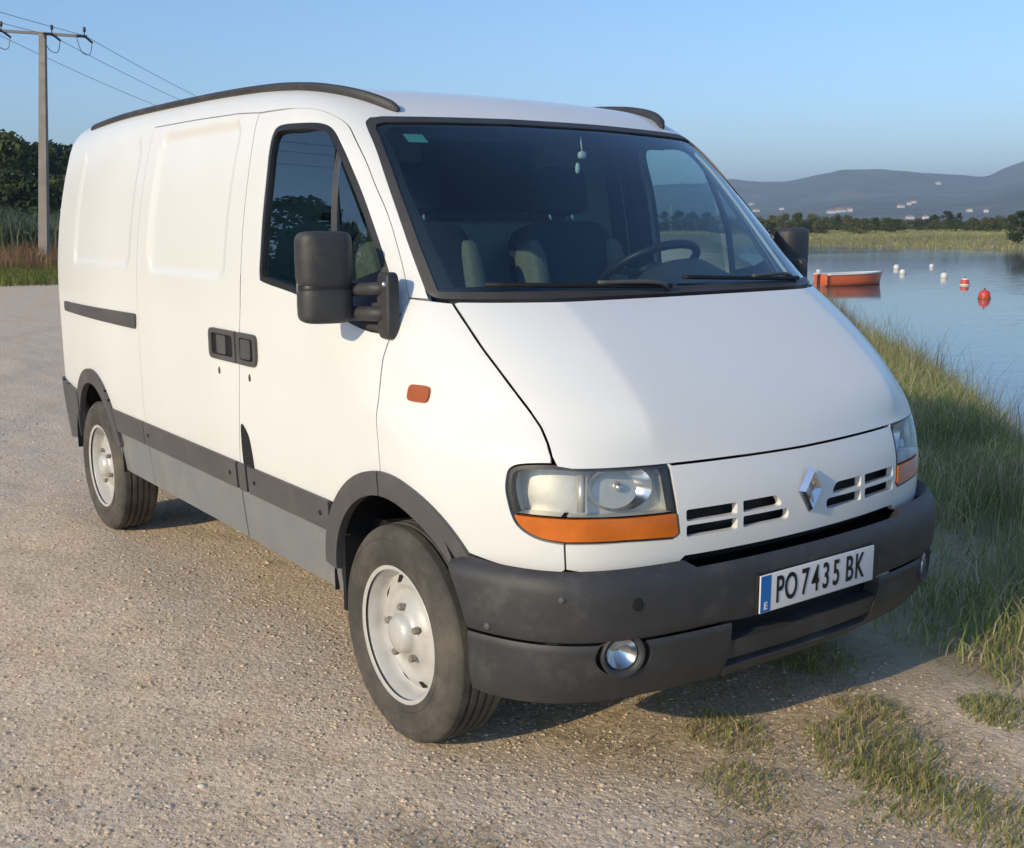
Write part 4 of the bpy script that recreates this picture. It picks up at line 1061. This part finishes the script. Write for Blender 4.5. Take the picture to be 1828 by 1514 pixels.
LEFT = [(-60, 228, 'dark', 112), (-20, 224, 'mid', 104), (12, 216, 'mid', 96), (40, 226, 'dark', 110), (68, 238, 'dark', 100), (95, 236, 'dark', 118), (118, 243, 'dark', 125), (140, 248, 'dark', 118), (30, 290, 'dark', 82), (100, 300, 'mid', 84), (70, 305, 'dark', 80), (-10, 300, 'mid', 80), (130, 300, 'olive', 86), (175, 256, 'dark', 122), (215, 262, 'dark', 128)]
for i, (x, yt, kd, ds_) in enumerate(LEFT):
    lb = 'shorter tree in front of the taller trees behind the utility pole' if ds_ < 90 else 'tall dark tree in the wood behind the utility pole'
    tree_px(kd, i, x, yt, ds_, lb, g2)
# the same wood runs on out of frame; the van's door window mirrors it
for i in range(26):
    az = R(183+i*1.9+rng.random()*1.5); ds_ = 58+18*rng.random(); sc = 1.05+.5*rng.random()
    if i in (8, 9): sc *= 1.35
    tree(('dark', 'mid', 'dark')[i % 3], i, (CAM[0]+ds_*math.cos(az), CAM[1]+ds_*math.sin(az), -.1), sc, 'tree of the roadside wood mirrored in the front door window', 'trees mirrored in the door window')
# reeds and rough grass on the left
def zone_blades(name, n, d0, d1, a0, a1, h0, h1, wd, pal, label, keep=None):
    ds_ = rng.uniform(d0, d1, n); az = np.radians(rng.uniform(a0, a1, n)); u, v = CAM[0]+ds_*np.cos(az), CAM[1]+ds_*np.sin(az)
    if keep is not None: k_ = rng.random(n) < keep(u, v); u, v = u[k_], v[k_]
    p = np.column_stack([u, v, Hh(u, v)-.02]); n = len(p)
    cl = pick(pal, n)*(.7+.6*vnoise(u, v, 2.5, 41)[:, None])
    V, t, q, c = blade_arrays(p, (h0+(h1-h0)*rng.random(n))*(.7+.6*vnoise(u, v, 3., 42)), np.full(n, wd)*(.6+.8*rng.random(n)), .15+.45*rng.random(n), cl)
    return struct(tinted(name, V, t, q, c, 'blade'), 'stuff', label)
zone_blades('verge_grass', 30000, 33, 43, 146, 204, .15, .45, .03, [((.20, .23, .05), 3), ((.27, .27, .08), 2), ((.15, .18, .04), 2)], 'green grass verge along the far side of the track')
zone_blades('red_brown_grass', 19000, 41, 52, 146, 204, .6, 1.15, .03, [((.30, .15, .085), 3), ((.36, .22, .12), 2), ((.20, .18, .07), 2)], 'tall reddish brown seeding grass at the foot of the utility pole')
zone_blades('reeds', 26000, 58, 70, 146, 190, 1.9, 3.2, .07, [((.24, .27, .17), 3), ((.19, .22, .13), 2), ((.13, .16, .08), 2)], 'pale grey-green reed bed behind the utility pole')
fk = lambda u, v: sstep(1.5, 4, farw(u, v))
ds_n = 70000
u = rng.uniform(-330, 60, ds_n*3); v = rng.uniform(60, 330, ds_n*3); f_ = farw(u, v); keep = (f_ > 1) & (rng.random(len(u)) < np.clip(30/np.maximum(f_, 12), .12, 1)); u, v = u[keep], v[keep]
p = np.column_stack([u, v, Hh(u, v)-.03]); n = len(p)
V, t, q, c = blade_arrays(p, .15+.3*rng.random(n), np.full(n, .14), .2+.5*rng.random(n), pick([((.40, .38, .12), 3), ((.50, .44, .18), 2), ((.28, .30, .09), 2)], n)*(.75+.5*vnoise(u, v, 18., 43)[:, None]))
struct(tinted('salt_marsh_grass', V, t, q, c, 'blade'), 'stuff', 'yellow-green marsh grass on the flat far shore')
# =================================================================== HILLS
sky_px = [(820, 392), (900, 380), (980, 366), (1060, 352), (1130, 342), (1180, 331), (1240, 328), (1300, 319), (1340, 322), (1400, 322), (1440, 315), (1480, 308), (1510, 302), (1560, 303), (1640, 308), (1720, 312), (1760, 313), (1790, 300), (1828, 287), (1900, 268), (2000, 262), (2100, 290), (2250, 330), (2400, 385)]
sk = catmull(sky_px, 10); RD = 3600.
rows = 26; hv = []
for k_, t in enumerate(np.linspace(0, 1, rows)):
    dist = RD-(1-t)*1900
    for x, y in sk:
        d = ray(x, y); hyp = np.hypot(d[0], d[1]); zt = CAM[2]+d[2]/hyp*RD
        P = CAM+d/hyp*dist
        prof = t**1.25
        nz = (vnoise(P[0], P[1], 420, 51)-.5)*.55+(vnoise(P[0], P[1], 150, 52)-.5)*.25+(vnoise(P[0], P[1], 60, 53)-.5)*.10
        z = zt*prof*(1+nz*(1-t**6)*1.1)+(vnoise(P[0], P[1], 45, 54)-.5)*5*t
        hv.append((P[0], P[1], z-1.5))
nk = len(sk)
hf = [(i*nk+j, i*nk+j+1, (i+1)*nk+j+1, (i+1)*nk+j) for i in range(rows-1) for j in range(nk-1)]
back = [(P_[0]*1.25, P_[1]*1.25, -5) for P_ in hv[-nk:]]
o_ = len(hv); hv += back; hf += [((rows-1)*nk+j, (rows-1)*nk+j+1, o_+j+1, o_+j) for j in range(nk-1)]
hm_ = mat('wooded_hillside', (.085, .092, .06), .95, var=.7, scale=.010, spec=.1, wear=((.20, .17, .11), .006, .55, .7))
struct(link('hills', hv, hf, hm_))
from mathutils.bvhtree import BVHTree
hill_bvh = BVHTree.FromPolygons([Vector(tuple(map(float, q_))) for q_ in hv], hf)
# low wooded rise behind the left trees
M['wall'] = mat('whitewashed_wall', (.72, .70, .66), .8, var=.06); M['roof'] = mat('clay_roof', (.35, .16, .09), .85, var=.2); M['pane'] = mat('dark_window_pane', (.03, .035, .045), .2)
def house(x, ybase, dist, w_, h_, rz):
    w_ *= .75; h_ *= .55
    hit = hill_bvh.ray_cast(Vector(CAM), Vector(ray(x, ybase)).normalized())
    p = at_dist(x, ybase, 900.) if hit[0] is None else np.array(hit[0])
    if hit[0] is None: p[2] = -.2
    hs = empty('house', p, 'tiny white house among the trees at the foot of the far hills', 'house', 'white houses below the far hills', rz)
    v, f = boxv((0, 0, h_/2-2), (w_, w_*.7, h_+4)); link('wall', v, f, 'wall', hs, smooth=False)
    a, b_ = w_*.55, w_*.40
    link('roof', [(-a, -b_, h_), (a, -b_, h_), (a, b_, h_), (-a, b_, h_), (-a, 0, h_+w_*.22), (a, 0, h_+w_*.22)], [(0, 1, 5, 4), (2, 3, 4, 5), (0, 4, 3), (1, 2, 5), (0, 3, 2, 1)], 'roof', hs, smooth=False)
    for q_ in (-.25, .25):
        v, f = boxv((q_*w_, -w_*.352, h_*.55), (w_*.14, .1, h_*.3)); link('window', v, f, 'pane', hs, smooth=False)
for x, yb, ds_, w_, h_ in ((1342, 366, 1900, 16, 7), (1484, 381, 1750, 20, 8), (1500, 379, 1760, 24, 8), (1515, 378, 1770, 18, 9), (1608, 371, 1850, 16, 8), (1622, 366, 1900, 14, 8), (1630, 363, 1930, 16, 7), (1624, 391, 1500, 16, 7), (1652, 391, 1500, 18, 7), (1730, 378, 1700, 16, 7), (1760, 379, 1700, 14, 7), (1674, 329, 2700, 22, 9), (1395, 375, 1800, 14, 7), (1350, 378, 1750, 18, 7)):
    house(x, yb, ds_, w_, h_, R(-35+rng.uniform(-25, 25)))
# =================================================================== UTILITY LINE
M['conc'] = mat('weathered_concrete', (.30, .27, .235), .9, var=.2, scale=2, bump=.4, bscale=20)
M['steel'] = mat('galvanised_steel', (.11, .11, .12), .5, .6, var=.15); M['insul'] = mat('brown_insulator', (.06, .05, .045), .3); M['wire'] = mat('overhead_wire', (.22, .24, .27), .6)
A0 = at_dist(73, 400, 48.); zt = CAM[2]+ray(73, 58)[2]*48./np.hypot(*ray(73, 58)[:2])
Bq = at_dist(405, 400, 73.); ld_ = (Bq-A0)[:2]; ld_ /= np.linalg.norm(ld_); span = 62.
px_ = np.array([ld_[1], -ld_[0]])
def pole(base, label):
    pl = empty('utility_pole', (base[0], base[1], 0), label, 'utility pole', 'poles of the overhead line', math.atan2(px_[1], px_[0]))
    a, b_ = .185, .115
    v = [(sx_*w_, sy_*w_*.8, z) for z, w_ in ((-1, a), (zt, b_)) for sx_, sy_ in ((-1, -1), (1, -1), (1, 1), (-1, 1))]
    link('shaft', v, [(0, 1, 5, 4), (1, 2, 6, 5), (2, 3, 7, 6), (3, 0, 4, 7), (4, 5, 6, 7)], 'conc', pl, smooth=False)
    for sy_ in (-1, 1):
        bx, bf3 = boxv((0, sy_*a*.83, zt*.5-1), (.10, .05, zt*.93)); 
    box('crossarm', (0, .0, zt-.05), (3.4, .12, .10), 'steel', pl)
    for x_ in (-1.6, .35, 1.6):
        v, f = lathe([(0, .30), (.05, .28), (.06, .2), (.05, .12), (.02, .1), (.02, 0)], 10, 'z'); link('insulator', v+[x_, 0, zt], f, 'insul', pl)
        for sg_ in (-1, 1):
            v, f = tube([(x_, 0, zt-.03), (x_, sg_*.75, zt-.16)], .045, 6); link('strain_insulator', v, f, 'insul', pl)
        lp = catmull([(x_, -.75, zt-.16), (x_+.05, -.4, zt-.65), (x_+.05, .4, zt-.65), (x_, .75, zt-.16)], 6)
        v, f = tube(lp, .016, 5); link('jumper_loop', v, f, 'wire', pl)
    return pl
LEAN = np.array([rt[0], rt[1], 0])*zt*.072
main_pole = pole(A0, 'tall concrete utility pole with a steel crossarm rising from the reddish grass')
for k_ in (-1, 1):
    pole((A0[0]+ld_[0]*span*k_, A0[1]+ld_[1]*span*k_), 'utility pole carrying the next span of the overhead wires')
    for j, x_ in enumerate((-1.6, .35, 1.6)):
        ts = np.linspace(0, 1, 24); s0 = np.array([A0[0], A0[1], 0])+np.array([*(px_*x_), zt-.16])
        d = np.array([*(ld_*span*k_), 0])
        pth = s0+d*ts[:, None]+np.stack([0*ts, 0*ts, -4*.9*ts*(1-ts)], 1)+LEAN*(1-ts)[:, None]
        v, f = tube(pth, .011, 5); tag(link('overhead_wire', v, f, 'wire'), ('overhead wire running from the utility pole to behind the van' if k_ > 0 else 'overhead wire running from the utility pole up out of the frame'), 'wire', 'wires of the overhead line')
for x, yt, ds_ in ((1148, 352, 215.), (1198, 366, 250.)):
    p = at_dist(x, 405, ds_); z_ = CAM[2]+ray(x, yt)[2]*ds_/np.hypot(*ray(x, yt)[:2]); pl = empty('thin_pole', (p[0], p[1], 0), 'thin pale pole on the far shore seen through the driver window', 'pole', 'thin poles on the far shore')
    v, f = tube([(0, 0, -1), (0, 0, z_)], [.24, .16], 8); link('shaft', v, f, 'conc', pl)
    box('cap', (0, 0, z_), (.8, .15, .15), 'steel', pl)
lean_ax = Vector((0, 0, 1)).cross(Vector((rt[0], rt[1], 0)))
main_pole.rotation_euler = (Matrix.Rotation(math.atan(.072), 4, lean_ax) @ Matrix.Rotation(math.atan2(px_[1], px_[0]), 4, 'Z')).to_euler()
# white marker post on the verge
p = at_dist(112, 396, 34.); z0 = CAM[2]+ray(112, 396)[2]*34/np.hypot(*ray(112, 396)[:2])
mp_ = empty('marker_post', (p[0], p[1], 0), 'small white marker board on a post on the grass verge behind the van', 'sign', None, R(-30))
box('board', (0, 0, z0+.17), (.20, .03, .36), 'white', mp_, bevel=.008); box('post', (0, .03, z0*.5), (.05, .03, z0+.1), 'steel', mp_)
# =================================================================== BOAT AND BUOYS
M['boatred'] = mat('orange_red_gelcoat', (.80, .17, .07), .35, var=.08, coat=.3); M['boatwhite'] = mat('white_gelcoat', (.72, .71, .68), .4)
M['buoyred'] = mat('red_buoy', (.65, .07, .05), .4, var=.1)
b0, b1 = on_z(1464, 511, WATER), on_z(1570, 508, WATER); bcn = (b0+b1)/2; bl = np.linalg.norm(b1-b0)
boat = empty('rowing_boat', (bcn[0], bcn[1], WATER), 'orange-red rowing boat with white gunwale moored on the water', 'boat', None, math.atan2(b1[1]-b0[1], b1[0]-b0[0]))
ns = 15; sec = 9; hv, iv = [], []
for i in range(ns):
    t = i/(ns-1); x = (t-.5)*bl; bw = .62*(1-max(0, (t-.45)/.55)**2.4)*(.86+.14*min(1, t/.3)); sh_ = .52+.10*t*t+.03*(1-t)
    for j in range(sec):
        a = -math.pi/2+math.pi*j/(sec-1); yy = bw*np.sign(math.sin(a))*abs(math.sin(a))**.7
        zz = sh_-(sh_+.10*(1-t**3))*abs(math.cos(a))**.6
        hv.append((x+(.12*t*(zz/sh_) if t > .8 else 0), yy, zz)); iv.append((x*.97, yy*.9, max(zz+.06, .10) if abs(math.cos(a)) > .05 else sh_-.01))
qf = [(i*sec+j, i*sec+j+1, (i+1)*sec+j+1, (i+1)*sec+j) for i in range(ns-1) for j in range(sec-1)]
link('hull', hv, qf+[tuple(range(sec))], 'boatred', boat)
link('inner_hull', iv, [q_[::-1] for q_ in qf], 'boatwhite', boat)
for sd_ in (0, sec-1):
    v, f = tube([hv[i*sec+sd_] for i in range(ns)], .045, 6); link('gunwale', v, f, 'boatwhite', boat)
for t in (-.18, .12): box('thwart', (t*bl, 0, .36), (.22, 1.02, .04), 'boatwhite', boat)
box('transom', (-.5*bl+.02, 0, .30), (.05, 1.0, .44), 'boatred', boat, bevel=.01)
sup('outboard_motor', (-.5*bl-.12, 0, .66), (.20, .18, .24), 'boatwhite', boat, .5, .5); box('motor_leg', (-.5*bl-.12, 0, .2), (.10, .06, .8), 'insul', boat)
BU = [(1600, 480, 'w', .36, 'white mooring buoy, upper one of the close pair'), (1611, 489, 'w', .34, 'white mooring buoy with a pinkish base, lower one of the close pair'), (1663, 477, 'w', .28, 'smallest white mooring buoy, farthest out on the water'), (1685, 496, 'w', .36, 'white mooring buoy beside a dark float'), (1722, 509, 'm', .40, 'white and orange mooring buoy'), (1757, 533, 'r', .42, 'round red mooring buoy nearest the bank')]
for x, y, kd, r_, lb in BU:
    r_ *= .85; p = on_z(x, y, WATER); by = empty('mooring_buoy', (p[0], p[1], WATER), lb, 'buoy', 'mooring buoys near the boat')
    pr = [(0, r_*.95), (r_*.3, r_*.9), (r_*.55, r_*.65), (r_*.62, r_*.3), (r_*.55, -.02), (r_*.3, -.15), (0, -.2)]
    v, f = lathe(pr[::-1], 18, 'z'); link('float', v, f, 'buoyred' if kd in 'rm' else 'boatwhite', by)
    if kd != 'w': v, f = lathe([(r_*.66, r_*.18), (r_*.70, r_*.10), (r_*.66, 0)][::-1], 18, 'z'); (link('collar', v, f, 'boatwhite' if kd == 'm' else 'amberd', by) if kd != 'w' else None)
    v, f = tube([(0, 0, r_*.9), (0, 0, r_*1.15)], .03, 6); link('mooring_ring', v, f, 'steel', by)
    if kd == 'm': sup('cap', (0, 0, r_*.72), (r_*.9, r_*.9, r_*.5), 'boatwhite', by, .9, .9)
# =================================================================== HAZE
bx, fx = boxv((-1400, 1900, 128), (7800, 7600, 264.))
mt = bpy.data.materials.new('pale_haze'); mt.use_nodes = True; nt = mt.node_tree; nt.nodes.remove(nt.nodes['Principled BSDF'])
pv = nt.nodes.new('ShaderNodeVolumePrincipled'); pv.inputs['Color'].default_value = (.60, .77, 1, 1); pv.inputs['Density'].default_value = 3.0e-4; pv.inputs['Anisotropy'].default_value = .0
nt.links.new(pv.outputs[0], nt.nodes['Material Output'].inputs['Volume'])
hz = link('haze', bx, fx, mt, smooth=False); struct(hz, 'stuff', 'thin bluish evening haze in front of the far hills')
